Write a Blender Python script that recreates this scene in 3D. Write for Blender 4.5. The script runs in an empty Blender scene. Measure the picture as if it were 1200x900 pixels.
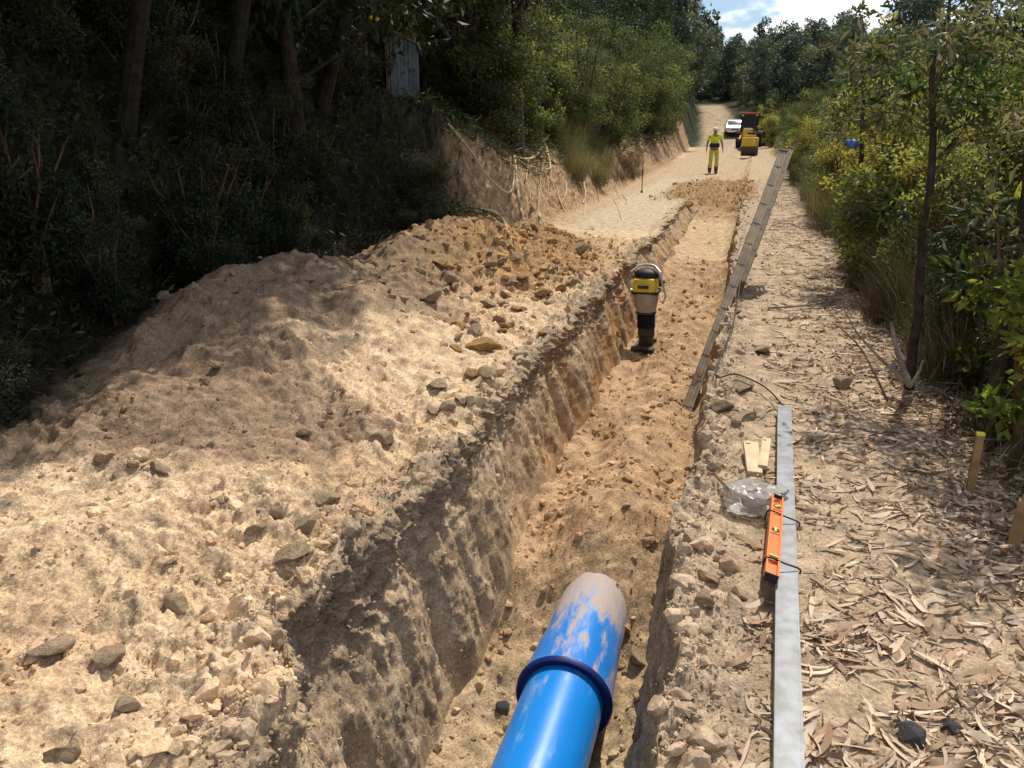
import bpy, bmesh, math, random
import numpy as np
from mathutils import Vector, Matrix
random.seed(7); rng = np.random.default_rng(7)
sc = bpy.context.scene
col = sc.collection
R = math.radians

# ------------------------------------------------------------------ camera
F = 942.0; P_ = math.atan(297/942.0); YAW = R(16.2); EYE = 1.65
cam = bpy.data.cameras.new('camera'); co = bpy.data.objects.new('camera', cam); col.objects.link(co)
cam.sensor_width = 36; cam.lens = F/1200*36; cam.clip_end = 3000; cam.clip_start = .05
co.location = (0, 0, EYE); co.rotation_euler = (R(90)-P_, 0, YAW); sc.camera = co
cp, sp, cy, sy = math.cos(P_), math.sin(P_), math.cos(YAW), math.sin(YAW)
def ray(px, py):
    r = px-600.0; u = 450.0-py
    fh = F*cp+u*sp; v = -F*sp+u*cp
    return Vector((-fh*sy+r*cy, fh*cy+r*sy, v))
def at(px, py, z=None, Y=None):
    d = ray(px, py)
    t = (z-EYE)/d.z if z is not None else Y/d.y
    return Vector((0, 0, EYE))+d*t

# ------------------------------------------------------------------ noise
_p = rng.permutation(256); _p = np.concatenate([_p, _p, _p]).astype(np.int64)
_g = rng.normal(size=(256, 3)); _g /= np.linalg.norm(_g, axis=1)[:, None]; _g = _g.astype(np.float32)
def perlin(x, y, z):
    x = np.asarray(x, np.float32); y = np.asarray(y, np.float32); z = np.asarray(z, np.float32)
    x, y, z = np.broadcast_arrays(x, y, z)
    xi = np.floor(x); yi = np.floor(y); zi = np.floor(z)
    fx = x-xi; fy = y-yi; fz = z-zi
    xi = xi.astype(np.int64) & 255; yi = yi.astype(np.int64) & 255; zi = zi.astype(np.int64) & 255
    u = fx*fx*fx*(fx*(fx*6-15)+10); v = fy*fy*fy*(fy*(fy*6-15)+10); w = fz*fz*fz*(fz*(fz*6-15)+10)
    def g(a, b, c):
        h = _p[_p[_p[xi+a]+yi+b]+zi+c]; G = _g[h]
        return G[..., 0]*(fx-a)+G[..., 1]*(fy-b)+G[..., 2]*(fz-c)
    def L(a, b, t): return a+(b-a)*t
    return 1.6*L(L(L(g(0,0,0), g(1,0,0), u), L(g(0,1,0), g(1,1,0), u), v),
                 L(L(g(0,0,1), g(1,0,1), u), L(g(0,1,1), g(1,1,1), u), v), w)
def fbm(x, y, z, f, o=4, gain=.5, bil=False):
    s = 0; a = 1; t = 0
    for i in range(o):
        n = perlin(x*f+i*17.3, y*f+i*9.1, z*f+i*5.7)
        if bil: n = 1-2*np.abs(n)
        s = s+a*n; t += a; a *= gain; f *= 2.03
    return s/t
def sstep(a, b, x):
    t = np.clip((x-a)/(b-a), 0, 1); return t*t*(3-2*t)

# ------------------------------------------------------------------ materials
def nodes(m):
    m.use_nodes = True; nt = m.node_tree; nt.nodes.clear(); return nt, nt.nodes, nt.links
def mat(name, color, rough=.8, metal=0, var=.25, scale=12, bump=.2, bscale=60, spec=.3, dirt=None, coords='Object', bdist=.01):
    m = bpy.data.materials.new(name); nt, N, L = nodes(m)
    out = N.new('ShaderNodeOutputMaterial'); b = N.new('ShaderNodeBsdfPrincipled'); L.new(b.outputs[0], out.inputs[0])
    b.inputs['Roughness'].default_value = rough; b.inputs['Metallic'].default_value = metal
    b.inputs['Specular IOR Level'].default_value = spec
    tc = N.new('ShaderNodeTexCoord'); n = N.new('ShaderNodeTexNoise'); n.inputs['Scale'].default_value = scale; n.inputs['Detail'].default_value = 6
    L.new(tc.outputs[coords], n.inputs['Vector'])
    cr = N.new('ShaderNodeValToRGB'); L.new(n.outputs[0], cr.inputs[0])
    c = color; d = dirt or tuple(x*(1-var) for x in c); e = tuple(min(1, x*(1+var*.6)) for x in c)
    cr.color_ramp.elements[0].position = .32; cr.color_ramp.elements[0].color = (*d, 1)
    cr.color_ramp.elements[1].position = .68; cr.color_ramp.elements[1].color = (*(e if not dirt else c), 1)
    L.new(cr.outputs[0], b.inputs['Base Color'])
    if bump:
        n2 = N.new('ShaderNodeTexNoise'); n2.inputs['Scale'].default_value = bscale; n2.inputs['Detail'].default_value = 5
        L.new(tc.outputs[coords], n2.inputs['Vector'])
        bp = N.new('ShaderNodeBump'); bp.inputs['Strength'].default_value = bump; bp.inputs['Distance'].default_value = bdist
        L.new(n2.outputs[0], bp.inputs['Height']); L.new(bp.outputs[0], b.inputs['Normal'])
    return m
def attr_mat(name, rough=.95, nscale=(9, 70, 260), bump=.5, bdist=.02, amp=.45, bscale=90):
    """soil: per-vertex colour times fine procedural noise, with bump"""
    m = bpy.data.materials.new(name); nt, N, L = nodes(m)
    out = N.new('ShaderNodeOutputMaterial'); b = N.new('ShaderNodeBsdfPrincipled'); L.new(b.outputs[0], out.inputs[0])
    b.inputs['Roughness'].default_value = rough; b.inputs['Specular IOR Level'].default_value = .1
    a = N.new('ShaderNodeVertexColor'); a.layer_name = 'Col'
    tc = N.new('ShaderNodeTexCoord')
    last = a.outputs[0]
    for s in nscale:
        n = N.new('ShaderNodeTexNoise'); n.inputs['Scale'].default_value = s; n.inputs['Detail'].default_value = 4
        L.new(tc.outputs['Object'], n.inputs['Vector'])
        mr = N.new('ShaderNodeMapRange'); mr.inputs[1].default_value = .25; mr.inputs[2].default_value = .75
        mr.inputs[3].default_value = 1-amp; mr.inputs[4].default_value = 1+amp*.75; L.new(n.outputs[0], mr.inputs[0])
        mx = N.new('ShaderNodeVectorMath'); mx.operation = 'SCALE'; L.new(last, mx.inputs[0]); L.new(mr.outputs[0], mx.inputs['Scale'])
        last = mx.outputs[0]
    L.new(last, b.inputs['Base Color'])
    n2 = N.new('ShaderNodeTexNoise'); n2.inputs['Scale'].default_value = bscale; n2.inputs['Detail'].default_value = 8; n2.inputs['Roughness'].default_value = .65
    L.new(tc.outputs['Object'], n2.inputs['Vector'])
    bp = N.new('ShaderNodeBump'); bp.inputs['Strength'].default_value = bump; bp.inputs['Distance'].default_value = bdist
    L.new(n2.outputs[0], bp.inputs['Height']); L.new(bp.outputs[0], b.inputs['Normal'])
    return m
def leaf_mat(name, trans=.45, rough=.55, sat=1, tint=(1.25, 1.2, .45)):
    m = bpy.data.materials.new(name); nt, N, L = nodes(m)
    out = N.new('ShaderNodeOutputMaterial'); b = N.new('ShaderNodeBsdfPrincipled')
    a = N.new('ShaderNodeVertexColor'); a.layer_name = 'Col'
    oi = N.new('ShaderNodeObjectInfo')
    mr = N.new('ShaderNodeMapRange'); mr.inputs[3].default_value = .7; mr.inputs[4].default_value = 1.3; L.new(oi.outputs['Random'], mr.inputs[0])
    mx = N.new('ShaderNodeVectorMath'); mx.operation = 'SCALE'; L.new(a.outputs[0], mx.inputs[0]); L.new(mr.outputs[0], mx.inputs['Scale'])
    L.new(mx.outputs[0], b.inputs['Base Color']); b.inputs['Roughness'].default_value = rough; b.inputs['Specular IOR Level'].default_value = .35
    t = N.new('ShaderNodeBsdfTranslucent')
    m2 = N.new('ShaderNodeVectorMath'); m2.operation = 'MULTIPLY'; L.new(mx.outputs[0], m2.inputs[0]); m2.inputs[1].default_value = tint
    L.new(m2.outputs[0], t.inputs[0])
    s = N.new('ShaderNodeMixShader'); s.inputs[0].default_value = trans
    L.new(b.outputs[0], s.inputs[1]); L.new(t.outputs[0], s.inputs[2]); L.new(s.outputs[0], out.inputs[0])
    return m

M = {}
M['soil'] = attr_mat('sandy_soil')
M['clod'] = attr_mat('clod_soil', nscale=(25, 120), bump=.6, bdist=.01, amp=.3)
M['terrain'] = attr_mat('forest_floor', nscale=(1.5, 12), bump=.5, bdist=.1, bscale=8)
M['leaf'] = leaf_mat('leaf', tint=(1.15, 1.15, .6)); M['leafdark'] = leaf_mat('leaf_dark', trans=.3)
M['litter'] = leaf_mat('dry_leaf', trans=.1, rough=.8, tint=(1, .9, .7))
M['bark'] = mat('bark', (.06, .045, .033), .95, bump=.8, bscale=25, var=.5, bdist=.03)
M['darkbark'] = mat('dark_bark', (.03, .023, .017), .95, bump=.8, bscale=25, var=.5, bdist=.03)
M['palebark'] = mat('pale_bark', (.30, .24, .18), .9, bump=.6, bscale=30, var=.4)
M['root'] = mat('dry_root', (.34, .25, .15), .9, bump=.4, var=.3)
M['paleroot'] = mat('pale_root', (.55, .42, .26), .9, bump=.4, var=.3)
M['twig'] = mat('dry_twig', (.16, .09, .05), .95, bump=.2, var=.4)

# ------------------------------------------------------------------ object helpers
def prop(o, label=None, cat=None, group=None, kind=None):
    if label: o['label'] = label
    if cat: o['category'] = cat
    if group: o['group'] = group
    if kind: o['kind'] = kind
    return o
def link(name, me, m=None, parent=None):
    o = bpy.data.objects.new(name, me); col.objects.link(o)
    if m is not None and me is not None and len(me.materials) == 0: me.materials.append(m)
    if parent is not None: o.parent = parent
    return o
def empty(name, loc=(0, 0, 0), rot=(0, 0, 0), scale=1):
    o = bpy.data.objects.new(name, None); col.objects.link(o); o.location = loc; o.rotation_euler = rot
    o.empty_display_size = .1
    if scale != 1: o.scale = (scale,)*3
    return o
def copy_tree(o, parent=None):
    c = o.copy(); col.objects.link(c)
    if parent is not None: c.parent = parent
    for ch in list(o.children): copy_tree(ch, c)
    return c
def npmesh(name, V, Fq, C=None, smooth=True):
    """V (n,3), Fq (m,3|4) ints, C (n,3) vertex colours"""
    me = bpy.data.meshes.new(name); V = np.ascontiguousarray(V, np.float32); Fq = np.ascontiguousarray(Fq, np.int32)
    k = Fq.shape[1]
    me.vertices.add(len(V)); me.vertices.foreach_set('co', V.ravel())
    me.loops.add(Fq.size); me.loops.foreach_set('vertex_index', Fq.ravel())
    me.polygons.add(len(Fq)); me.polygons.foreach_set('loop_start', np.arange(0, Fq.size, k, dtype=np.int32))
    me.polygons.foreach_set('loop_total', np.full(len(Fq), k, np.int32))
    me.polygons.foreach_set('use_smooth', np.full(len(Fq), smooth, bool))
    me.update(calc_edges=True)
    if C is not None:
        a = me.color_attributes.new('Col', 'FLOAT_COLOR', 'POINT')
        a.data.foreach_set('color', np.concatenate([C, np.ones((len(C), 1))], 1).astype(np.float32).ravel())
    return me
class MB:
    """collects shapes into one mesh"""
    def __init__(s): s.bm = bmesh.new()
    def box(s, c, d, rot=None, bevel=0, taper=None):
        g = bmesh.ops.create_cube(s.bm, size=1)['verts']
        for v in g:
            k = 1
            if taper and v.co.z > 0: k = taper
            v.co = Vector((v.co.x*d[0]*k, v.co.y*d[1]*k, v.co.z*d[2]))
        if bevel:
            es = list({e for v in g for e in v.link_edges})
            r = bmesh.ops.bevel(s.bm, geom=es, offset=bevel, segments=2, affect='EDGES', profile=.7)
            g = list({v for f in r['faces'] for v in f.verts} | {v for v in g if v.is_valid})
        Mx = Matrix.Translation(c) @ (rot.to_4x4() if rot is not None else Matrix())
        bmesh.ops.transform(s.bm, matrix=Mx, verts=g); return s
    def cyl(s, a, b, r, r2=None, n=16, caps=True):
        a = Vector(a); b = Vector(b); d = b-a
        q = Vector((0, 0, 1)).rotation_difference(d).to_matrix().to_4x4()
        bmesh.ops.create_cone(s.bm, cap_ends=caps, segments=n, radius1=r, radius2=r if r2 is None else r2, depth=d.length,
                              matrix=Matrix.Translation((a+b)/2) @ q); return s
    def sph(s, c, r, sc_=(1, 1, 1), n=16):
        bmesh.ops.create_uvsphere(s.bm, u_segments=n, v_segments=n//2+2, radius=r, matrix=Matrix.Translation(c) @ Matrix.Diagonal((*sc_, 1))); return s
    def tube(s, pts, r, n=8, closed=False):
        pts = [Vector(p) for p in pts]; rr = r if isinstance(r, (list, tuple)) else [r]*len(pts)
        rings = []; up = Vector((.3, .2, 1)).normalized(); k = len(pts)
        for i, p in enumerate(pts):
            if closed: d = pts[(i+1) % k]-pts[i-1]
            else: d = pts[min(i+1, k-1)]-pts[max(i-1, 0)]
            d = d.normalized() if d.length > 1e-9 else Vector((0, 0, 1))
            x = d.cross(up)
            if x.length < .05: x = d.cross(Vector((1, 0, 0)))
            x.normalize(); y = d.cross(x)
            rings.append([s.bm.verts.new(p+(x*math.cos(2*math.pi*j/n)+y*math.sin(2*math.pi*j/n))*rr[i]) for j in range(n)])
        m = k if closed else k-1
        for i in range(m):
            A, B = rings[i], rings[(i+1) % k]
            for j in range(n): s.bm.faces.new((A[j], A[(j+1) % n], B[(j+1) % n], B[j]))
        if not closed: s.bm.faces.new(rings[0][::-1]); s.bm.faces.new(rings[-1])
        return s
    def lathe(s, prof, n=32, mtx=None):
        rings = []
        for r, z in prof: rings.append([s.bm.verts.new((r*math.cos(2*math.pi*j/n), r*math.sin(2*math.pi*j/n), z)) for j in range(n)])
        for A, B in zip(rings, rings[1:]):
            for j in range(n): s.bm.faces.new((A[j], A[(j+1) % n], B[(j+1) % n], B[j]))
        if prof[0][0] > 1e-4: s.bm.faces.new(rings[0][::-1])
        if prof[-1][0] > 1e-4: s.bm.faces.new(rings[-1])
        if mtx is not None: bmesh.ops.transform(s.bm, matrix=mtx, verts=[v for r in rings for v in r])
        return s
    def build(s, name, m=None, parent=None, smooth=True):
        bmesh.ops.remove_doubles(s.bm, verts=s.bm.verts, dist=1e-6)
        bmesh.ops.recalc_face_normals(s.bm, faces=s.bm.faces)
        me = bpy.data.meshes.new(name); s.bm.to_mesh(me); s.bm.free()
        if smooth:
            me.polygons.foreach_set('use_smooth', [True]*len(me.polygons)); me.set_sharp_from_angle(angle=R(38))
        return link(name, me, m, parent)

# ------------------------------------------------------------------ terrain functions
def itp(y, ks, vs): return np.interp(y, ks, vs)
KY = [-2, 2, 3.2, 3.7, 4.2, 4.8, 5.6, 6.3, 7.2, 8, 9, 10.5, 12, 13.2]
def ridge_x(y): return itp(y, KY, [-3.2, -3.2, -3.25, -3.4, -3.65, -3.85, -3.95, -3.9, -3.7, -3.7, -3.75, -3.3, -2.9, -2.9])
def ridge_z(y): return itp(y, KY, [.12, .13, .15, .20, .30, .42, .62, .58, .30, .40, .52, .38, .24, .02])
def foot_x(y): return itp(y, KY, [-1.7, -1.65, -1.72, -1.76, -1.8, -1.82, -1.86, -1.9, -2.0, -2.05, -2.15, -2.15, -2.2, -2.3])
def bank_x(y): return itp(y, [-5, 3.2, 4.2, 5.5, 9, 11, 14, 22, 40, 60, 85, 110, 130], [-3.8, -3.8, -4.15, -4.55, -4.6, -4.3, -3.5, -3.65, -3.8, -4.6, -5.6, -7.5, -9.5])
def right_x(y): return itp(y, [0, 34, 44, 60, 85, 105, 130], [1.15, 1.05, .7, .1, -1.5, -3.2, -5.5])
def far_rise(y): return itp(y, [0, 26, 40, 75, 85, 105, 140, 200, 300], [0, 0, .12, .35, .8, 3.6, 6.5, 13.0, 15])
def H0(x, y):
    """terrain without heaps or trench"""
    xb = bank_x(y); d = np.maximum(xb-x, 0)
    bh = itp(y, [0, 12, 16, 40, 60, 90], [2.2, 2.0, 1.35, 1.4, 2.4, 3.0])
    z = bh*sstep(0, 1.5, d)+np.maximum(d-1.2, 0)*.33
    z = z+np.clip(x-right_x(y)-.5, 0, 25)*itp(y, [0, 40, 80, 120], [.04, .06, .10, .13])
    z = z+far_rise(y)
    return z
def H1(x, y):
    """with spoil heaps"""
    z = H0(x, y)
    xr, zr, xf = ridge_x(y), ridge_z(y), foot_x(y)
    t = np.clip((xf-x)/(xf-xr), 0, 1)
    front = zr*(t**1.15*(1-.25*t)+.25*t*sstep(0, 1, t))
    back = np.clip((xr-x)/.95, 0, 1)
    hp = np.where(x > xr, front, zr*(1-sstep(0, 1, back))+.12*sstep(0, 1, back))
    hp = hp*(1-sstep(12.2, 13.2, y))
    # two lobes of the heap, a step of the older grey spoil, rubble lumps
    def bump(cx, cy_, rx, ry, h): return h*np.exp(-(((x-cx)/rx)**2+((y-cy_)/ry)**2))
    hp = hp+bump(-3.0, 4.3, .45, .5, .09)+bump(-2.9, 5.8, .40, .6, .10)-bump(-2.5, 6.4, .35, .5, .09)-bump(-2.7, 3.5, .4, .35, .05)+bump(-2.5, 2.4, .4, .3, .05)+bump(-3.1, 9.6, .5, .7, .22)+bump(-2.75, 11.0, .4, .5, .16)-bump(-2.5, 8.3, .4, .6, .1)
    hp = hp+bump(-2.35, 3.1, .5, .35, .05)-bump(-2.2, 4.6, .35, .5, .06)
    m = np.where(x < bank_x(y), np.exp(-((x-bank_x(y))/.4)**2), 1)
    return z+hp*m
def rimL(y):
    r = -1.5+.10*perlin(y*.9, 3.3, 0)+.05*perlin(y*3.1, 8.3, 0)
    r = r+.33*(1-sstep(1.75, 2.2, y))
    return r
def rimR(y): return -.16+.06*perlin(y*1.1, 11.3, 0)+.04*perlin(y*4.1, 1.3, 0)+.05*(1-sstep(2.2, 3.2, y))
def fdepth(y): return itp(y, [0, 3.2, 3.7, 4.1, 4.8, 7, 9.5, 11.5, 12.6, 13.1, 13.7, 19.5, 21.0, 22.2], [-1.22, -1.22, -1.10, -.95, -.86, -.84, -.80, -.72, -.60, -.44, -.42, -.40, -.12, .02])

# sweep: columns in sections
def grow(a, b, n, p=1.0, rev=False):
    t = np.linspace(0, 1, n, endpoint=False); t = t**p if not rev else 1-(1-t)**p
    return a+(b-a)*t
nA, nB, nC, nD, nE, nF, nG = 150, 300, 120, 170, 50, 230, 60
ys = [.55]
while ys[-1] < 72: ys.append(ys[-1]+.0055+.0036*max(ys[-1]-1, 0))
ys = np.array(ys); NR = len(ys)
NCc = nA+nB+nC+nD+nE+nF+nG+1
X = np.zeros((NR, NCc)); Z = np.zeros((NR, NCc)); SEC = np.zeros(NCc, int); T = np.zeros(NCc)
Yg = np.repeat(ys[:, None], NCc, 1)
rl, rr_ = rimL(ys), rimR(ys)
close = 1-sstep(20.5, 22.2, ys)
fd = fdepth(ys)
# side slope: left wall foot and right wall foot
wl = rl+.27+.0*ys; wl = np.where(ys < 2.3, np.minimum(wl, -1.0), wl); wl = np.maximum(wl, np.interp(ys, [0, 2.0, 2.6, 3], [-1.2, -1.2, -1.27, -1.4]))
wr = rr_-.04-.06*(1-sstep(2.6, 3.8, ys))
c0 = 0
def put(n, xa, xb, sec, p=1, rev=False):
    global c0
    t = np.linspace(0, 1, n, endpoint=False); t2 = t**p if not rev else 1-(1-t)**p
    X[:, c0:c0+n] = xa[:, None]+(xb-xa)[:, None]*t2[None]
    SEC[c0:c0+n] = sec; T[c0:c0+n] = t; c0 += n
on = np.ones(NR)
put(nA, -9*on, -3.9*on, 0, .8)
put(nB, -3.9*on, rl, 1)
put(nC, rl, wl, 2)
put(nD, wl, wr, 3)
put(nE, wr, rr_, 4)
put(nF, rr_, 1.7*on, 5)
put(nG+1, 1.7*on, 6.3*on, 6)
X[:, -1] = 6.3
sec = SEC[None].repeat(NR, 0)
Zt = H1(X, Yg)
# floor macro
mound = .20*np.exp(-((X+.68)/.33)**2)*sstep(3.6, 4.25, Yg)*(1-.4*sstep(5.2,6.5,Yg))*(1-sstep(9.5, 12, Yg))
mound = mound+.16*np.exp(-((X+.66)/.5)**2-((Yg-4.55)/.55)**2)+.06*perlin(X*2.3+5,Yg*2.3,1)*sstep(3.6,4.2,Yg)*(1-sstep(12,13,Yg))
floorZ = fd[:, None]+mound
floorZ = floorZ+(.05*perlin(X*1.6, Yg*1.2, 0)+.035*perlin(X*3.5, Yg*3.1, 4))*sstep(4.5, 5.5, Yg)*(1-.85*sstep(13.2, 14, Yg)*(1-sstep(19, 20.5, Yg)))
floorZ = floorZ+.09*np.exp(-((Yg-12.7)/.4)**2)*(1+.8*perlin(X*2, Yg*2, 9))
floorZ = floorZ+.05*np.exp(-((X-wl[:, None])/.12)**2)+.10*np.exp(-((X-wr[:, None])/.12)**2)
topL = H1(rl, ys); topR = H1(rr_, ys)
tw = T[None]
wprof = tw**1.0
Zw = topL[:, None]+(floorZ[:, [nA+nB+nC]]-topL[:, None])*wprof
Zw4 = floorZ[:, [nA+nB+nC+nD-1]]+(topR[:, None]-floorZ[:, [nA+nB+nC+nD-1]])*tw
Z = np.where(sec == 2, Zw, np.where(sec == 3, floorZ, np.where(sec == 4, Zw4, Zt)))
# loose soil beyond the trench end
loose = sstep(19.5, 21.5, Yg)*(1-sstep(26, 29, Yg))*sstep(-2.6, -1.9, X)*(1-sstep(-.1, .3, X))
Z = Z+loose*(.10+.10*perlin(X*1.4, Yg*.9, 2))
# ---- displacement
x32, y32, z32 = X.astype(np.float32), Yg.astype(np.float32), Z.astype(np.float32)
lum = fbm(x32, y32, z32*1.0, 3.2, 3, .55)
fine = fbm(x32, y32, z32, 11, 5, .68)
bil = fbm(x32, y32, z32, 7.5, 3, .55, bil=True)
left = sstep(0, 1, (rl[:, None]-X)/.25)*(X < rl[:, None])
road = sstep(12.5, 14.5, Yg)                 # smooth far road
zoneheap = (sec <= 1)*(1-sstep(12.5, 13.5, Yg))
rocky_rim = np.exp(-((X-rl[:, None])/.16)**2)*(sec <= 2)
rubble = np.exp(-(((X+2.7)/.9)**2+((Yg-10.2)/1.9)**2))*(sec <= 1)
ampZ = np.where(sec <= 1, (.05+.05*sstep(.45,.7,perlin(x32*.8,y32*.8,z32+3)*.5+.5))*zoneheap+.012+.24*sstep(0,.5,bank_x(Yg)-X)+.07*rubble+.035*rocky_rim*(1-.6*road), 0)
ampZ = np.where(sec == 3, .042*(1-.8*sstep(13.3, 14, Yg)*(1-sstep(19.5, 20.5, Yg))), ampZ)
rightrim = np.exp(-((X-rr_[:, None])/.16)**2)
ampZ = np.where(sec >= 5, .016+.10*rightrim*(1-.5*road), ampZ)
ampZ = ampZ+.09*loose
pipezone = np.exp(-((X+.66)/.25)**2)*(sec == 3)*(1-sstep(3.7, 4.0, Yg))
ampZ = ampZ*(1-.6*pipezone)
vein = fbm(x32*1.0, y32*.45, z32*0+3, 2.3, 2)   # gullies running down the heap
dz = ampZ*(lum*.9+fine*.55+(bil-.4)*.5)+zoneheap*(sec <= 1)*(.05*vein+(X < -2.1)*sstep(2.1, 2.7, -X)*(.09*perlin(x32*1.1, y32*1.1, 0)+.06*perlin(x32*2.3, y32*2.3, 3)))
Z = Z+dz
# wall displacement along x: vertical tooth marks, overhanging crust
streak = fbm(y32*1.0, z32*.22, x32*0+1, 4.2, 5, .62)
lump = fbm(x32, y32, z32, 6.5, 4, .55, bil=True)
crust = np.exp(-((tw-.03)/.10)**2)
under = np.exp(-((tw-.24)/.13)**2)
env = np.minimum(1, np.minimum((tw+.02)*14, (1-tw)*7))
lump2 = fbm(y32+20, z32*.8, x32*0+3, 5.0, 5, .62)
zone = 1-sstep(.16, .46, tw+.22*perlin(y32*1.3, z32*0, z32*0+2)+.12*perlin(y32*4.3, z32*0, z32*0+7)+.10*perlin(y32*7, z32*7, z32*0+7))
tooth = fbm(y32, z32*.12, x32*0+6, 9.5, 3, .5)
cl = fbm(x32+3, y32*1.1, z32*1.1, 9, 4, .6, bil=True)
dxw = (.055*streak+.035*tooth*(1-zone)+zone*(.085*(cl-.35)+.05*lump2)+.035*lump2*(1-zone)+.015*fine+crust*.02-under*.03)*env
dxw = dxw-.10*np.exp(-((Yg-2.35)/.25)**2)*np.exp(-((tw-.25)/.2)**2)
X = np.where(sec == 2, X+dxw*close[:, None], X)
Z = np.where(sec == 2, Z+.03*lump*env*close[:, None], Z)
X = np.where(sec == 4, X-(.05*streak+.05*(lump-.2))*env*close[:, None], X)
# fine mesh -> arrays
Vg = np.stack([X, Yg, Z], -1)
# jitter y on rims so that edges break
jr = np.clip(rocky_rim+rightrim*(sec >= 4), 0, 1)
Vg[..., 1] += .05*jr*fine
Vg[..., 0] += .05*jr*np.where((sec == 1) | (sec == 5), perlin(x32*9+40, y32*9, z32*9), 0)

# ---- colours (linear base colours)
def mixc(a, b, t): return a+(np.asarray(b)-a)*t[..., None]
sand = np.array([.57, .415, .268]); sand2 = np.array([.48, .335, .205]); grey = np.array([.20, .14, .09])
ochre = np.array([.43, .27, .125]); orange = np.array([.48, .27, .10]); pathc = np.array([.39, .29, .195]); dark = np.array([.10, .075, .05])
n1 = fbm(x32, y32, z32, .8, 4)*.5+.5; n2 = fbm(x32+9, y32, z32, 3.0, 4)*.5+.5; n3 = fbm(x32+4, y32+7, z32, 12, 3)*.5+.5
C = np.zeros(Vg.shape)+sand
C = mixc(C, sand2, sstep(.4, .7, n1))
# older damp grey spoil on the upper heap, tree shade painted into its colour
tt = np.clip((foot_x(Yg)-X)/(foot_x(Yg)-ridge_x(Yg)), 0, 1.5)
moist_shade = sstep(.36, .60, tt+.30*(n1-.5)+.30*(n2-.5)-.22*np.exp(-((Yg-5.2+.6*X+2)/.35)**2))*sstep(2.7, 3.3, Yg+.4*(n2-.5))*(1-sstep(11.5, 12.5, Yg))
C = mixc(C, grey, np.clip(moist_shade*.9, 0, 1))
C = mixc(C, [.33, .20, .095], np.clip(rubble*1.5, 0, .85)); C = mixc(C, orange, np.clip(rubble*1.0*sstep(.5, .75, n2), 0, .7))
shade_patch = np.clip(1.25*np.exp(-(((X+2.75)/.85)**2+((Yg-3.75)/.75)**2)**1.5)+1.1*np.exp(-(((X+2.8)/.5)**2+((Yg-6.3)/.7)**2))+.9*np.exp(-(((X+3.3)/.4)**2+((Yg-5.3)/.4)**2)), 0, 1)  # brown soil patches with the heap's shadow painted into their colour
C = mixc(C, [.25, .17, .11], np.where(sec <= 1, sstep(.25, .75, shade_patch+.5*(n2-.5)+.3*(n1-.5)), 0)*.9)
# rim crust greyer
C = mixc(C, [.33, .25, .175], np.clip(rocky_rim*.85*sstep(.35, .6, n2), 0, 1)*(1-.5*road))
wallc = np.zeros_like(C)+np.array([.42, .30, .185])
wallc = mixc(wallc, [.36, .205, .095], sstep(.35, .6, n1)*sstep(4, 7, Yg)); wallc = mixc(wallc, [.46, .36, .25], sstep(.5,.62,streak*.5+.5)*.6); wallc = mixc(wallc, [.24, .17, .11], sstep(.45, .75, n2)*.6)
wallc = mixc(wallc, [.25, .185, .125], np.clip(zone, 0, 1)*sstep(.3, .6, n2)*.7)
fl = np.zeros_like(C)+np.array([.40, .265, .155])
fl = mixc(fl, [.40, .295, .185], (1-sstep(3.2, 4.4, Yg))*.9); fl = mixc(fl, [.30, .19, .10], sstep(.45, .72, n2)*.7)
fl = mixc(fl, [.42, .30, .18], sstep(13.3, 13.8, Yg)*(1-sstep(19.5, 20.3, Yg)))
rp = np.zeros_like(C)+pathc
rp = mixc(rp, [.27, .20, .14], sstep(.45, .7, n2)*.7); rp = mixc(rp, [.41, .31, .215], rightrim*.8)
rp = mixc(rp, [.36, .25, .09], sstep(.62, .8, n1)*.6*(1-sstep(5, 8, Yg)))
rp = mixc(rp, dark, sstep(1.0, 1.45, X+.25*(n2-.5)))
s4 = sec[..., None]
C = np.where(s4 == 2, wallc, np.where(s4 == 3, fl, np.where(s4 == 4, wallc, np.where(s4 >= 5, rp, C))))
C = mixc(C, [.34, .215, .11], np.clip(loose*1.2, 0, 1))
# far road: pale
farroad = sstep(13.5, 15, Yg)*(sec == 1)*(1-loose)
slab = farroad*sstep(0,.12,X-rl[:,None]+1.75+.15*(n2-.5))*1.0
C = mixc(C, [.37, .27, .17], farroad*.85*sstep(.3,.6,n2+.2)); C = mixc(C, [.45, .36, .255], farroad*sstep(-3.3,-2.9,X+.4*(n2-.5))*(1-sstep(-1.75,-1.6,X))*.85); C = mixc(C, [.40, .295, .19], sstep(28, 31, Yg)*sstep(-.2, .5, X-bank_x(Yg))*(1-sstep(-.6, .1, X-right_x(Yg))))
# bank
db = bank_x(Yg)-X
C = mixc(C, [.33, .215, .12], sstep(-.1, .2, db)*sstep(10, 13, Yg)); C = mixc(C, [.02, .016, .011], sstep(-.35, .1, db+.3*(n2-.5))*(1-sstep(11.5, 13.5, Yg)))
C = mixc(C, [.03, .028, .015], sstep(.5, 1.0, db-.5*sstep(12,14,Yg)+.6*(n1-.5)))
C *= (1.0+.36*(n3-.4))[..., None]*1.14
C = np.clip(C, .01, .8)
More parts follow.
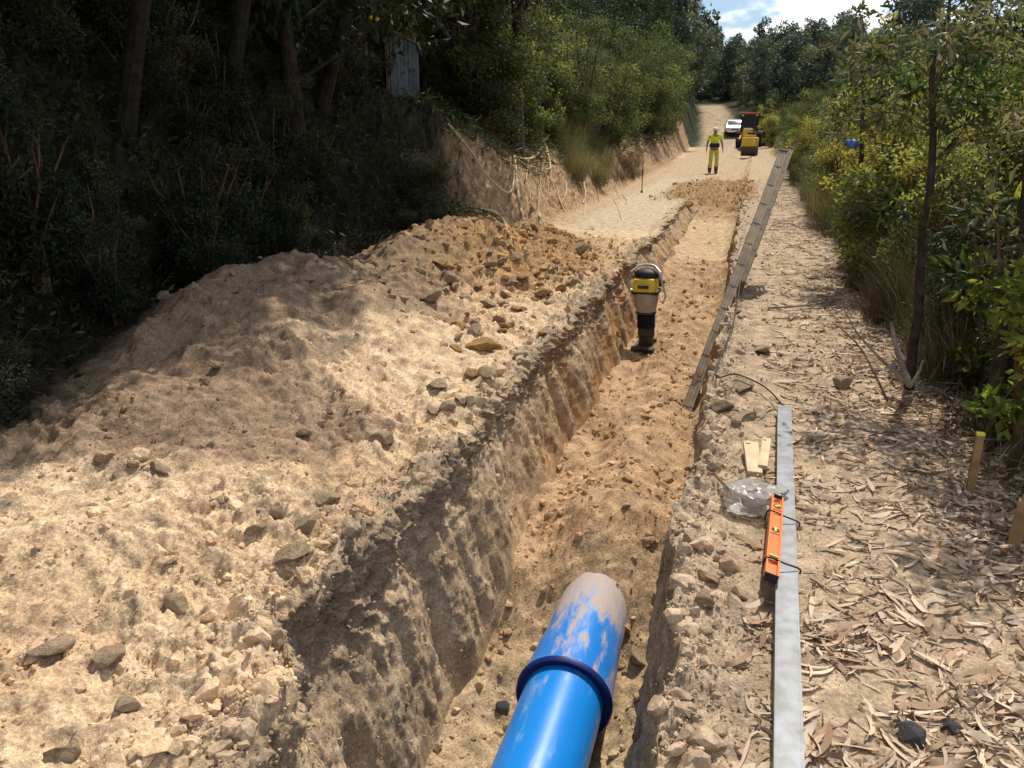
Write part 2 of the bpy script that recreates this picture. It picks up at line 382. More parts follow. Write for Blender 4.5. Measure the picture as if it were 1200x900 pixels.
# ---- faces, split by region: heaps are things of their own
idx = np.arange(NR*NCc).reshape(NR, NCc)
Q = np.stack([idx[:-1, :-1], idx[:-1, 1:], idx[1:, 1:], idx[1:, :-1]], -1).reshape(-1, 4)
VV = Vg.reshape(-1, 3); CC = C.reshape(-1, 3)
qc = Q[:, 0]; qx = VV[qc, 0]; qy = VV[qc, 1]
qs = sec.reshape(-1)[qc]
wob = .12*perlin(qx*2, qy*2, 5)
inheap = (qs <= 1) & (qx < foot_x(qy)+wob) & (qx > bank_x(qy)-.1+wob) & (qy < 12.8+wob*2)
hA = inheap & (qy < 8.6+wob*3+.25*(qx+3)); hB = inheap & ~hA
def submesh(name, mask):
    q = Q[mask]; u, inv = np.unique(q, return_inverse=True)
    return npmesh(name, VV[u], inv.reshape(-1, 4), CC[u])
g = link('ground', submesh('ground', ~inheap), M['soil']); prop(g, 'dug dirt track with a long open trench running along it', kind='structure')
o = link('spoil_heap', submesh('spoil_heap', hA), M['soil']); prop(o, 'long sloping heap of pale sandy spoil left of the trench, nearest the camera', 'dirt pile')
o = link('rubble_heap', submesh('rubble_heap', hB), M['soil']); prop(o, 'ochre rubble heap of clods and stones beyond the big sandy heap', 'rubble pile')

# nearest ground height lookup
def gz(x, y):
    i = int(np.clip(np.searchsorted(ys, y), 0, NR-1)); j = int(np.argmin(np.abs(Vg[i, :, 0]-x))); return float(Vg[i, j, 2])
def onground(px, py):
    """point of the built surface seen at a pixel of the photograph"""
    d = ray(px, py); d = d/d.length
    t = 1.5
    while t < 80:
        p = Vector((0, 0, EYE))+d*t
        if p.y > .6 and p.z < gz(p.x, p.y): return Vector((p.x, p.y, gz(p.x, p.y)))
        t += .01+.004*t
    return p

# ------------------------------------------------------------------ outer terrain, to the horizon
gx = np.concatenate([np.linspace(-400, -30, 26), np.linspace(-29, 30, 119), np.linspace(34, 400, 26)])
gy = np.concatenate([np.linspace(-60, -2, 20), np.linspace(-1.5, 90, 184), np.linspace(92, 330, 80), np.linspace(345, 900, 12)])
GX, GY = np.meshgrid(gx, gy); GZ = H0(GX, GY)
GZ = np.where(GX < -25, np.minimum(GZ, 10+.06*(-GX-25)), GZ)
GZ = np.minimum(GZ, 24+.0*GX)+.35*fbm(GX, GY, 0*GX, .12, 3)*sstep(8, 14, np.abs(GX+2))
inside = sstep(-8.9, -8.2, GX)*(1-sstep(5.4, 6.1, GX))*(1-sstep(68, 71, GY))
GZ = GZ-2.6*inside*(GY > .4)-.06*((GX > -9) & (GX < 6.3) & (GY <= .4))
rd = sstep(0, 1, (GX-bank_x(GY))/1)*(1-sstep(-.6, .4, GX-right_x(GY)))*(GY > 60)*(1-sstep(118, 126, GY))
GC = np.zeros(GX.shape+(3,))+np.array([.028, .03, .015]); GC = mixc(GC, [.38, .285, .19], rd)
GC = mixc(GC, [.35, .28, .2], ((GX > bank_x(GY)) & (GX < 1.2) & (GY < 1)).astype(float))
ii = np.arange(GX.size).reshape(GX.shape)
QQ = np.stack([ii[:-1, :-1], ii[:-1, 1:], ii[1:, 1:], ii[1:, :-1]], -1).reshape(-1, 4)
t_ = link('hillside', npmesh('hillside', np.stack([GX, GY, GZ], -1).reshape(-1, 3), QQ, GC.reshape(-1, 3)), M['terrain'])
prop(t_, 'wooded hillside around and beyond the dirt track', kind='structure')

# ------------------------------------------------------------------ clods and gravel (stuff)
def ico(sub):
    bm = bmesh.new(); bmesh.ops.create_icosphere(bm, subdivisions=sub, radius=1); bm.verts.ensure_lookup_table()
    V = np.array([v.co[:] for v in bm.verts]); Fa = np.array([[v.index for v in f.verts] for f in bm.faces]); bm.free(); return V, Fa
ICO1, ICO2, ICO3, ICO4 = ico(1), ico(2), ico(3), ico(4)
def rockify(V, seed, cuts=9, rough=.10):
    r = np.random.default_rng(seed); V = V.copy()
    for _ in range(cuts):
        n = r.normal(size=3); n /= np.linalg.norm(n); d = r.uniform(.38, .8)
        k = V@n; V = V-np.where(k > d, k-d, 0)[:, None]*n
    s = seed*3.7
    nn = fbm(V[:, 0]+s, V[:, 1], V[:, 2], 1.6, 4)
    V = V*(1+rough*nn)[:, None]*np.array([1.15, .95, .8])
    return V
def scatter(name, pts, sizes, base, cols, flat=.8, sink=.75, seed=0, variants=8):
    V0, F0 = base; n = len(pts); r = np.random.default_rng(seed)
    vs = np.stack([rockify(V0, k+seed*10, 9, .35) for k in range(variants)])
    vi = r.integers(0, variants, n)
    Vv = vs[vi]                                   # n,m,3
    A = r.uniform(0, 2*np.pi, (n, 3)); ca, sa = np.cos(A), np.sin(A)
    def rot(ax, V, c, s):
        i, j = [(1, 2), (2, 0), (0, 1)][ax]; W = V.copy()
        W[..., i] = V[..., i]*c[:, None]-V[..., j]*s[:, None]; W[..., j] = V[..., i]*s[:, None]+V[..., j]*c[:, None]; return W
    for ax in range(3): Vv = rot(ax, Vv, ca[:, ax], sa[:, ax])
    Vv = Vv*sizes[:, None, None]*np.array([1, 1, flat])
    Vv = Vv+(pts+np.array([0, 0, 1])*(sizes*(1-sink)*flat*.6)[:, None])[:, None]
    Fv = F0[None]+(np.arange(n)*len(V0))[:, None, None]
    Cc = np.repeat(cols[:, None], len(V0), 1)
    return npmesh(name, Vv.reshape(-1, 3), Fv.reshape(-1, 3), Cc.reshape(-1, 3), smooth=False)
# pick surface vertices with weights ~ area (cell size) times mask
cell = np.gradient(ys)[:, None]*np.abs(np.gradient(X, axis=1))+np.gradient(ys)[:, None]*np.abs(np.gradient(Z, axis=1))*(sec == 2)
Dd = np.maximum(Yg, 1.2)
def pick(w, n, r):
    w = np.clip(w, 0, None).ravel(); w = w/w.sum(); return r.choice(w.size, n, p=w)
r = np.random.default_rng(3)
vis = (Yg < 30)/(Dd**1.35)
clump = sstep(.42, .66, n2)
mk = np.zeros_like(X)
mk += (sec <= 1)*(X > -4.8)*(1-sstep(12.5, 13.5, Yg))*(.16+1.0*clump+2.5*rocky_rim+3.5*rubble)*(1-.4*moist_shade)
mk += (sec == 3)*(.25+1.2*clump)*(1-.9*sstep(13.3, 14, Yg)*(1-sstep(19.5, 20.5, Yg)))
mk += (sec >= 5)*(X < 1.3)*(.12+4.5*rightrim)
mk += loose*4+(sec == 2)*.45*(1-tw)
mk *= (1-pipezone*.8)
def clods(name, n, smin, smax, base, label, seed, pw=2.6, mask=None):
    r = np.random.default_rng(seed)
    k = pick((mk if mask is None else mask)*cell*vis, n, r); P = VV[k].copy()
    u = r.power(1/pw, n) if False else r.random(n)**pw
    s = (smin+(smax-smin)*u)*(1+.045*np.clip(P[:, 1]-3, 0, 12))
    c = CC[k]*r.uniform(.8, 1.25, (n, 1))*np.array([1.02, 1, .97])
    P[:, :2] += r.normal(0, .01, (n, 2))
    o = link(name, scatter(name, P, s, base, np.clip(c, .02, .8), seed=seed), M['clod']); return prop(o, label, 'soil', kind='stuff')
clods('soil_crumbs', 80000, .002, .010, ICO1, 'small crumbs of sandy soil scattered over the dig', 5)
clods('soil_clods', 5200, .006, .030, ICO2, 'broken clods of earth and gravel scattered over the dig', 6, 2.4)
clods('large_clods', 520, .02, .065, ICO3, 'bigger lumps of sandy earth half sunk in the heaps', 12, 3.5, mk*(sec<=1)*(X < rl[:, None]-.12))
clods('floor_clods', 1500, .006, .042, ICO2, 'loose brown clods on the trench floor', 13, 3.0, (sec == 3)*(.4+clump)*(1-.9*sstep(13.3, 14, Yg)*(1-sstep(19.5, 20.5, Yg)))*(1-pipezone))
rimmask = (sec >= 5)*rightrim*(1-.4*road)+(sec <= 1)*rocky_rim*.9+rubble*2.0*(X > -3.9)
clods('rim_rubble', 1500, .008, .07, ICO2, 'crumbling rubble along both lips of the trench', 9, 4.0, rimmask)

# ------------------------------------------------------------------ individual stones
M['stone'] = mat('stone', (.40, .29, .175), .9, var=.35, scale=3, bump=.7, bscale=14, bdist=.05)
M['stonegrey'] = mat('grey_stone', (.43, .31, .20), .9, var=.28, scale=3, bump=.7, bscale=14, bdist=.05)
M['stoneochre'] = mat('ochre_stone', (.46, .27, .11), .9, var=.35, scale=3, bump=.7, bscale=14, bdist=.05)
M['asphalt'] = mat('dark_stone', (.06, .055, .055), .85, var=.35, scale=6, bump=.6, bscale=20)
rock_me = {}
def rock_mesh(k, m):
    if (k, m) not in rock_me:
        me = npmesh('stone', rockify(ICO4[0], 50+k, 11, .10), ICO4[1]); me.materials.append(M[m]); me.set_sharp_from_angle(angle=R(50)); rock_me[(k, m)] = me
    return rock_me[(k, m)]
def stone(px, py, wpx, label, m='stone', k=None, sq=1., group=None, name='stone', hh=.8, P=None):
    p = P if P is not None else onground(px, py); D = (p-Vector((0, 0, EYE))).length
    s = wpx*D/F/2.1; k = random.randrange(9) if k is None else k
    o = bpy.data.objects.new(name, rock_mesh(k, m)); col.objects.link(o)
    o.location = p+Vector((0, 0, s*hh*.35)); o.scale = (s, s*sq, s*hh); o.rotation_euler = (random.uniform(-.3, .3), random.uniform(-.3, .3), random.uniform(0, 6.3))
    return prop(o, label, 'stone', group)
stone(450, 524, 34, 'rounded ochre stone standing alone on the sandy slope beside the trench lip', 'stone', 1, hh=.85)
stone(325, 606, 32, 'brown stone at the left end of the row of four stones', 'stonegrey', 2)
stone(357, 618, 38, 'pale blocky stone in the middle of the stone cluster', 'stone', 3, hh=.9)
stone(342, 656, 42, 'ochre stone lying nearest the camera below the stone cluster', 'stone', 4)
stone(386, 588, 36, 'grey stone half sunk in the slope above the stone cluster', 'stonegrey', 5)
stone(211, 716, 44, 'long buff stone alone in the bright sand of the near slope', 'stone', 6, .7)
stone(188, 552, 34, 'flat dark brown stone on the shaded part of the heap', 'stonegrey', 0, .6, hh=.5)
stone(58, 768, 52, 'large buried stone at the left edge of the near slope', 'stonegrey', 7, hh=.6)
stone(128, 780, 36, 'dark lump of earth right of the large buried stone', 'stonegrey', 8)
stone(82, 890, 46, 'stone cut by the bottom edge of the photo at left', 'stone', 2, hh=.7)
stone(150, 832, 34, 'low brown stone near the bottom left corner', 'stonegrey', 1, hh=.6)
stone(300, 625, 24, 'small stone just left of the pale blocky stone', 'stone', 0)
stone(418, 484, 20, 'small brown stone upslope of the lone rounded stone', 'stonegrey', 3)
stone(508, 484, 24, 'left of the two grey stones beside the trench lip', 'stonegrey', 4)
stone(524, 478, 24, 'right of the two grey stones beside the trench lip', 'stonegrey', 6)
stone(512, 455, 36, 'pale stone above the pair of grey stones', 'stone', 5, hh=.6)
stone(551, 442, 30, 'yellowish stone on the edge of the rubble heap nearest the trench', 'stoneochre', 2, hh=.6)
stone(572, 441, 26, 'small tan stone touching the yellowish stone at the rubble foot', 'stone', 7)
stone(505, 356, 34, 'buff boulder on the crest of the rubble heap', 'stone', 3)
stone(636, 345, 24, 'square yellow stone at the right end of the rubble heap', 'stoneochre', 8)
stone(660, 345, 18, 'small yellow stone right of the square yellow stone', 'stoneochre', 1)
stone(565, 410, 60, 'broad ochre slab of clay at the front of the rubble heap', 'stoneochre', 0, .6, hh=.45)
stone(573, 312, 24, 'pale flat stone on top of the rubble heap', 'stone', 5, hh=.5)
stone(893, 414, 30, 'grey brown stone on the leafy path beside the ladder', 'stonegrey', 4, hh=.6)
stone(868, 455, 34, 'flat broken stone slab on the right lip below the ladder', 'stone', 3, hh=.45)
stone(875, 492, 34, 'rounded grey stone on the right lip above the wood offcuts', 'stonegrey', 2, hh=.6)
stone(845, 482, 30, 'brown stone on the right lip beside the ladder foot', 'stone', 0)
stone(832, 680, 34, 'big pale stone bedded in the right lip left of the level', 'stone', 5, hh=.7)
stone(826, 708, 30, 'rounded pale stone just below the big bedded stone', 'stone', 1)
stone(748, 775, 28, 'brown stone wedged between the blue pipe and the right wall', 'stonegrey', 3)
stone(590, 832, 18, 'small dark grey pebble left of the blue pipe', 'asphalt', 7)
stone(760, 386, 1, 'x') if False else None
stone(1067, 866, 34, 'black chunk of asphalt among dry leaves, left one of two', 'asphalt', 6)
stone(1113, 858, 30, 'black chunk of asphalt among dry leaves, right one of two', 'asphalt', 2)
stone(985, 456, 28, 'grey stone half under the dead brush at the path edge', 'stonegrey', 1)
stone(805, 243, 16, 'orange brown boulder at the far end of the trench', 'stoneochre', 0)
for i in range(60):
    px = random.gauss(590, 55); py = random.gauss(355, 38)
    if not (440 < px < 700 and 285 < py < 430) or px > 700-(py-285)*.75+20: continue
    stone(px, py, random.uniform(9, 22), 'ochre stone tumbled among others on the rubble heap', 'stoneochre' if random.random() < .6 else 'stone', group='stones of the rubble heap')
for i in range(30):
    t = random.random(); y = 2.3+t*10; x = float(rimR(np.array([y]))[0])+random.uniform(.03, .26)
    stone(0, 0, 1, 'rough pale stone on the right lip of the trench', 'stone' if i % 2 else 'stonegrey', group='stones along the right lip', P=Vector((x, y, gz(x, y)-.01))).scale *= 1
    o = col.objects[-1]; s = random.uniform(.025, .06); o.scale = (s, s*.8, s*.6)
for i in range(22):
    y = 1.3+random.random()**1.3*7; x = random.uniform(float(ridge_x(y)), float(rimL(np.array([y]))[0])-.15)
    o = stone(0, 0, 1, 'small buff stone loose on the sandy slope left of trench', 'stone' if i % 2 else 'stonegrey', group='small stones on the sandy slope', P=Vector((x, y, gz(x, y)-.008)))
    s = random.uniform(.012, .034); o.scale = (s, s*.8, s*.65)

# ------------------------------------------------------------------ leaf litter (stuff)
def litter(name, n, seed, lmin, lmax, wr, mask, cols, label):
    r = np.random.default_rng(seed); k = pick(mask*cell*vis, n, r); P = VV[k]+np.array([0, 0, 1])*r.uniform(-.004, .010, (n, 1))
    th = r.normal(0, 1.0, n)+.3; L = r.uniform(lmin, lmax, n)*(1+.03*np.clip(P[:, 1]-3, 0, 12)); W = L*r.uniform(wr*.6, wr*1.3, n)
    cv = r.normal(0, .9, n); lift = r.uniform(0, .022, n); tilt = r.normal(0, .35, n); m = 7
    s = np.linspace(-.5, .5, m); Vt = np.zeros((n, m, 2, 3))
    ang = th[:, None]+cv[:, None]*s[None]
    cx = np.cumsum(np.cos(ang), 1)/m; cyy = np.cumsum(np.sin(ang), 1)/m
    wid = np.sin(np.linspace(.12, np.pi-.05, m))**.8
    for j, sg in enumerate((-1, 1)):
        Vt[:, :, j, 0] = P[:, None, 0]+cx*L[:, None]-sg*np.sin(ang)*W[:, None]*wid*.5
        Vt[:, :, j, 1] = P[:, None, 1]+cyy*L[:, None]+sg*np.cos(ang)*W[:, None]*wid*.5
        Vt[:, :, j, 2] = P[:, None, 2]+lift[:, None]*(s*2)**2*r.choice([-.3, 1], n)[:, None]+sg*tilt[:, None]*W[:, None]*wid*.5+.004
    base = np.arange(n)[:, None, None]*m*2; a = np.arange(m-1)[None, :, None]*2
    Fq = (base+a+np.array([0, 2, 3, 1])[None, None]).reshape(-1, 4)
    c = np.array(cols)[r.integers(0, len(cols), n)]*r.uniform(.75, 1.2, (n, 1)); Cv = np.repeat(c, m*2, 0)
    o = link(name, npmesh(name, Vt.reshape(-1, 3), Fq, Cv, smooth=True), M['litter']); return prop(o, label, 'leaves', kind='stuff')
leafy = (sec >= 5)*sstep(.02, .35, X+.25*(n2-.5))*(1-.55*sstep(1.25, 1.7, X))*(X < 2.0)*(.28+1.5*sstep(.42, .60, n1*.4+n2*.6))*(Yg < 26)
litter('leaf_litter', 14000, 21, .05, .20, .11, leafy*(1+1.2*sstep(.55, .95, X)), [(.60, .44, .30), (.50, .35, .23), (.66, .52, .38), (.38, .25, .15), (.30, .19, .12), (.58, .46, .34)], 'dry curled eucalyptus leaves covering the path right of the trench')
litter('bark_litter', 4500, 22, .03, .09, .10, leafy, [(.25, .16, .10), (.38, .29, .2), (.18, .12, .08)], 'thin brown bark strips and twigs among the dry leaves')

# ------------------------------------------------------------------ vegetation prototypes
GCOVER = 1
def leaf_arrays(P, Dv, L, W, r, fold=.25):
    n = len(P); Dv = Dv/np.linalg.norm(Dv, axis=1)[:, None]
    q = r.normal(size=(n, 3)); s = np.cross(Dv, q); s /= np.linalg.norm(s, axis=1)[:, None]; nn = np.cross(s, Dv)
    a = P; b = P+Dv*(L*.45)[:, None]+s*(W*.5)[:, None]+nn*(W*fold)[:, None]; c = P+Dv*L[:, None]; d = P+Dv*(L*.45)[:, None]-s*(W*.5)[:, None]+nn*(W*fold)[:, None]
    V = np.stack([a, b, c, d], 1).reshape(-1, 3); i = np.arange(n)[:, None]*4
    return V, np.concatenate([i+np.array([[0, 1, 2]]), i+np.array([[0, 2, 3]])], 0)
def crown_mesh(name, centers, radii, per, L, W, cols, seed, droop=0., out=.6):
    r = np.random.default_rng(seed); Ps = []; Ds = []; Cs = []; Ls = []
    for c, rad in zip(centers, radii):
        k = max(4, int(per*(rad/np.mean(radii))**2))
        d = r.normal(size=(k, 3)); d /= np.linalg.norm(d, axis=1)[:, None]
        P = np.array(c)+d*rad*(r.random((k, 1))**.45)*np.array([1, 1, .75])
        Dv = d*out+r.normal(0, .6, (k, 3))+np.array([0, 0, -droop])
        Ps.append(P); Ds.append(Dv); Ls.append(r.uniform(.6, 1.2, k))
        base = np.array(cols[r.integers(len(cols))])*r.uniform(.7, 1.25)
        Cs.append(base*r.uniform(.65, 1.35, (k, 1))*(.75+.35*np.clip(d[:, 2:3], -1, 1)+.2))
    P = np.concatenate(Ps); Dv = np.concatenate(Ds); l = np.concatenate(Ls); Cc = np.clip(np.concatenate(Cs), .004, .6)
    V, Fa = leaf_arrays(P, Dv, L*l, W*l, r)
    return npmesh(name, V, Fa, np.repeat(Cc, 4, 0), smooth=False)
GREEN = [(.045, .075, .02), (.06, .095, .025), (.035, .06, .02)]
DARK = [(.02, .035, .012), (.03, .045, .015), (.035, .04, .015)]
YELL = [(.30, .29, .08), (.22, .25, .075), (.36, .31, .10), (.16, .19, .06)]
OLIVE = [(.12, .12, .07), (.085, .095, .055), (.17, .155, .095)]
RGREEN = [(.08, .11, .045), (.10, .125, .05), (.065, .09, .04)]
BLUISH = [(.035, .06, .04), (.045, .07, .045), (.03, .05, .035)]
FAR_HAZE = [(.085, .115, .09), (.10, .12, .085), (.075, .105, .09)]  # distant leaf greens, haze put in as a paler, bluer colour
PROTO = {}
def reg(key, e): PROTO[key] = e; return e
hidden_protos = []
def make_tree(key, name, h, r0, cb, rad, ncl, per, L, W, cols, seed, bark='bark', m='leafdark', droop=.3, conic=False, lean=.0, trunks=1, fix=None):
    r = random.Random(seed); e = empty(name); tr = MB(); cs = []; rs = []
    for q in range(trunks):
        pts = []; x = y = 0
        if trunks > 1: x, y = r.uniform(-.2, .2), r.uniform(-.2, .2)
        lx, ly = (fix if fix else (r.uniform(-lean, lean), r.uniform(-lean, lean)))
        for i in range(9):
            t = i/8; pts.append((x+lx*t*h+r.uniform(-.02, .02)*h*t*.6, y+ly*t*h+r.uniform(-.02, .02)*h*t*.6, t*h*.93-.3))
        tr.tube(pts, [r0*(1-.85*i/8)*(1.25 if i == 0 else 1) for i in range(9)], 9)
        nb = ncl//trunks
        for i in range(nb):
            t = cb+(1-cb)*(i+.5)/nb; a = i*2.4+r.uniform(-.5, .5)
            env = (1-.9*(t-cb)/(1-cb)) if conic else math.sin(math.pi*min(1, .18+.82*(t-cb)/(1-cb)))**.6
            rr = rad*env*r.uniform(.35, 1.1)
            j = min(7, int(t*8)); b0 = Vector(pts[j]); z = t*h
            c = b0+Vector((math.cos(a)*rr, math.sin(a)*rr, z-b0.z+r.uniform(-.3, .4)*rad*.4))
            s = b0+Vector((0, 0, max(-.2, z-b0.z-rr*.5)))
            if rr > .12*rad: tr.tube([s, (s+c)/2+Vector((0, 0, -.04*rr)), c], [r0*.28*(1-t*.6), r0*.18*(1-t*.6), r0*.06], 5)
            cs.append(c); rs.append(rad*r.uniform(.24, .42)*(1 if not conic else max(.4, env)))
    tr.build('trunk', M[bark], e)
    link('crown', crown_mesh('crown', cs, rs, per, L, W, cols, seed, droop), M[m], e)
    return reg(key, e)
def make_bush(key, name, h, rad, ncl, per, L, W, cols, seed, m='leaf', stems=9, droop=.1, stem_m='twig', up=.6):
    r = random.Random(seed); e = empty(name); tr = MB(); cs = []; rs = []
    for i in range(stems):
        a = r.uniform(0, 6.28); rr = rad*r.uniform(.1, .8); hh = h*r.uniform(.55, 1)
        p0 = Vector((r.uniform(-.12, .12)*rad, r.uniform(-.12, .12)*rad, -.1)); p3 = Vector((math.cos(a)*rr, math.sin(a)*rr, hh))
        p1 = p0.lerp(p3, .35)+Vector((0, 0, .1*h)); p2 = p0.lerp(p3, .7)+Vector((r.uniform(-.06, .06), r.uniform(-.06, .06), .06*h))
        tr.tube([p0, p1, p2, p3], [.018*h**.7, .013*h**.7, .008*h**.7, .003], 5)
        k = max(1, ncl//stems)
        for j in range(k):
            t = .2+.8*(j+r.random())/k; b = (p0.lerp(p1, t*2) if t < .5 else p1.lerp(p3, (t-.5)*2))
            c = b+Vector((r.gauss(0, .2)*rad, r.gauss(0, .2)*rad, r.gauss(0, .06)*h)); c.z = max(c.z, .08)
            if (c-b).length > .1*rad: tr.tube([b, c], [.006*h**.7, .002], 4)
            cs.append(c); rs.append(rad*r.uniform(.14, .3))
    tr.build('stem', M[stem_m], e)
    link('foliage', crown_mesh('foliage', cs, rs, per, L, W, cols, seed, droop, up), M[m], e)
    return reg(key, e)
def make_blades(key, name, h, rad, n, w, cols, seed, m='leaf', part='blades', spread=.5, curl=.5):
    """tuft of thin upright stems: broom, grass, dead brush"""
    r = np.random.default_rng(seed); e = empty(name); sN = 6
    a = r.uniform(0, 6.28, n); d0 = rad*r.random(n)**.7*.6; L = h*r.uniform(.5, 1.1, n)
    ox = np.cos(a)*d0; oy = np.sin(a)*d0; b = a+r.normal(0, .8, n); sp_ = r.uniform(0, spread, n)
    s = np.linspace(0, 1, sN); px = ox[:, None]+np.cos(b)[:, None]*(sp_*L)[:, None]*(s[None]**1.6)+r.normal(0, .012, (n, sN))*h*s
    py = oy[:, None]+np.sin(b)[:, None]*(sp_*L)[:, None]*(s[None]**1.6)+r.normal(0, .012, (n, sN))*h*s
    pz = L[:, None]*(s[None]-curl*sp_[:, None]*s[None]**3)-.03
    wd = w*(1-.85*s)[None]*r.uniform(.6, 1.3, (n, 1)); qa = r.uniform(0, 6.28, n)
    V = np.zeros((n, sN, 2, 3))
    for j, sg in enumerate((-1, 1)):
        V[:, :, j, 0] = px+sg*np.cos(qa)[:, None]*wd*.5; V[:, :, j, 1] = py+sg*np.sin(qa)[:, None]*wd*.5; V[:, :, j, 2] = pz
    F_ = ((np.arange(n)*sN*2)[:, None, None]+(np.arange(sN-1)*2)[None, :, None]+np.array([0, 1, 3, 2])[None, None]).reshape(-1, 4)
    c = np.array(cols)[r.integers(0, len(cols), n)]*r.uniform(.6, 1.3, (n, 1))
    link(part, npmesh(part, V.reshape(-1, 3), F_, np.repeat(c, sN*2, 0), smooth=False), M[m], e)
    return reg(key, e)
def make_fern(key, seed, cols=DARK, nf=9, L=.9):
    r = np.random.default_rng(seed); e = empty('fern'); P = []; Dv = []; Lf = []
    tr = MB()
    for i in range(nf):
        a = i/nf*6.28+r.normal(0, .2); l = L*r.uniform(.7, 1.1); pts = []
        for s in np.linspace(0, 1, 16):
            p = np.array([math.cos(a)*l*s, math.sin(a)*l*s, l*(.75*s-.75*s*s*1.1)]); pts.append(p)
        tr.tube([tuple(p) for p in pts[::3]], .004, 4)
        side = np.array([-math.sin(a), math.cos(a), 0])
        for k, p in enumerate(pts[2:]):
            f = math.sin(math.pi*min(1, (k+1.5)/15))*.28*l
            for sg in (-1, 1):
                for q in range(5):
                    o_ = p+side*sg*f*(q+.3)/5; P.append(o_); Dv.append(side*sg*.5+np.array([math.cos(a), math.sin(a), -.3])*(.8 if q % 2 else -.4)); Lf.append(.07*l*(1.2-q/6))
    V, Fa = leaf_arrays(np.array(P), np.array(Dv), np.array(Lf), np.array(Lf)*.35, r)
    c = np.array(cols)[r.integers(0, len(cols), len(P))]*r.uniform(.7, 1.5, (len(P), 1))
    tr.build('stem', M['twig'], e); link('frond', npmesh('frond', V, Fa, np.repeat(c, 4, 0), smooth=False), M['leafdark'], e)
    return reg(key, e)

make_tree('tallA', 'eucalyptus_tree', 13, .17, .28, 2.6, 46, 190, .22, .07, DARK+GREEN[:1], 1, lean=.03)
make_tree('tallB', 'eucalyptus_tree', 11, .13, .22, 2.3, 42, 190, .22, .07, DARK+BLUISH, 2, lean=.05)
make_tree('tallC', 'broadleaf_tree', 8, .12, .12, 2.2, 48, 210, .16, .09, GREEN+DARK, 3, lean=.04)
make_tree('over', 'broadleaf_tree', 8.0, .10, .5, 2.2, 20, 420, .17, .085, GREEN+DARK, 33, fix=(.30, .02), bark='darkbark')
make_tree('pineA', 'pine_tree', 14, .18, .14, 2.6, 60, 210, .26, .035, BLUISH+DARK, 4, conic=True, droop=0)
make_tree('pineB', 'pine_tree', 11, .15, .1, 2.1, 56, 200, .24, .035, BLUISH+GREEN, 5, conic=True, droop=0)
make_tree('farA', 'hillside_tree', 9, .14, .06, 2.6, 30, 90, .42, .22, FAR_HAZE, 6)
make_tree('farB', 'hillside_tree', 8, .12, .03, 2.6, 30, 90, .42, .22, OLIVE+FAR_HAZE, 7)
make_tree('farC', 'hillside_tree', 11, .14, .12, 2.2, 28, 90, .42, .2, FAR_HAZE, 8)
make_bush('yelA', 'yellow_green_shrub', 2.3, .95, 75, 110, .058, .03, YELL, 11, stems=14)
make_bush('yelB', 'yellow_green_shrub', 2.0, .85, 66, 110, .055, .03, YELL+OLIVE[:1], 12, stems=12)
make_bush('olA', 'olive_shrub', 1.8, .9, 75, 110, .05, .017, OLIVE+RGREEN, 13, stems=12)
make_bush('olB', 'olive_shrub', 2.8, 1.1, 85, 120, .06, .02, OLIVE+RGREEN, 14, stems=12)
make_bush('dkA', 'dark_shrub', 1.5, .95, 60, 150, .055, .022, DARK+OLIVE[:1], 15, m='leafdark', stems=12)
make_bush('dkB', 'dark_shrub', 2.2, 1.2, 70, 100, .09, .035, DARK, 16, m='leafdark', stems=12)
make_bush('grA', 'green_shrub', 1.9, 1.1, 70, 140, .07, .034, RGREEN+YELL[3:], 17, stems=12)
make_bush('sapA', 'broadleaf_sapling', 2.5, .5, 34, 16, .105, .055, [(.20, .24, .04), (.26, .26, .05), (.14, .19, .035)], 18, stems=5, droop=.1)
make_blades('broA', 'broom_shrub', 1.1, .55, 900, .006, OLIVE+RGREEN+[(.22, .18, .09)], 19, spread=.45)
make_blades('broB', 'broom_shrub', 1.1, .6, 900, .005, OLIVE+[(.2, .15, .08)], 20, spread=.7)
make_blades('dryA', 'dead_brush', .55, .55, 420, .005, [(.16, .10, .055), (.22, .14, .08), (.10, .065, .04)], 23, spread=1.1, m='litter', part='twigs', curl=.8)
make_blades('dryB', 'dead_brush', .9, .45, 260, .006, [(.14, .09, .055), (.24, .16, .10), (.09, .06, .04)], 24, spread=.9, m='litter', part='twigs', curl=.5)
make_blades('grs', 'grass_tuft', .35, .22, 160, .005, [(.16, .17, .05), (.22, .18, .08), (.10, .12, .03)], 25, spread=.7)
make_fern('fernA', 26); make_fern('fernB', 27, GREEN, 8, 1.1)
def cover(name, mask, n, L, W, cols, label, seed, m='leafdark', up=.3, cat='plants'):
    r = np.random.default_rng(seed); k = pick(mask*(np.gradient(ys)[:, None]*np.hypot(np.gradient(X, axis=1), np.gradient(Z, axis=1)))/(Dd**.9), n, r); P = VV[k]+r.normal(0, .04, (n, 3))
    Dv = r.normal(0, .6, (n, 3))+np.array([.4, -.1, up]); l = r.uniform(.5, 1.3, n)*(1+.03*P[:, 1]); c = np.array(cols)[r.integers(0, len(cols), n)]*r.uniform(.5, 1.5, (n, 1))
    P[:, 2] += r.random(n)**2*.12
    V, Fa = leaf_arrays(P, Dv, L*l, W*l, r, .1)
    o = link(name, npmesh(name, V, Fa, np.repeat(c, 4, 0), smooth=False), M[m]); return prop(o, label, cat, kind='stuff')
dbk = bank_x(Yg)-X
cover('bank_undergrowth', sstep(-.15, .5, dbk)*(1-sstep(11, 12.3, Yg))*(X > -8.9), 90000, .075, .022, DARK+[(.05, .035, .02), (.02, .022, .01)], 'matted dark ivy and grass covering the shaded near bank', 61)
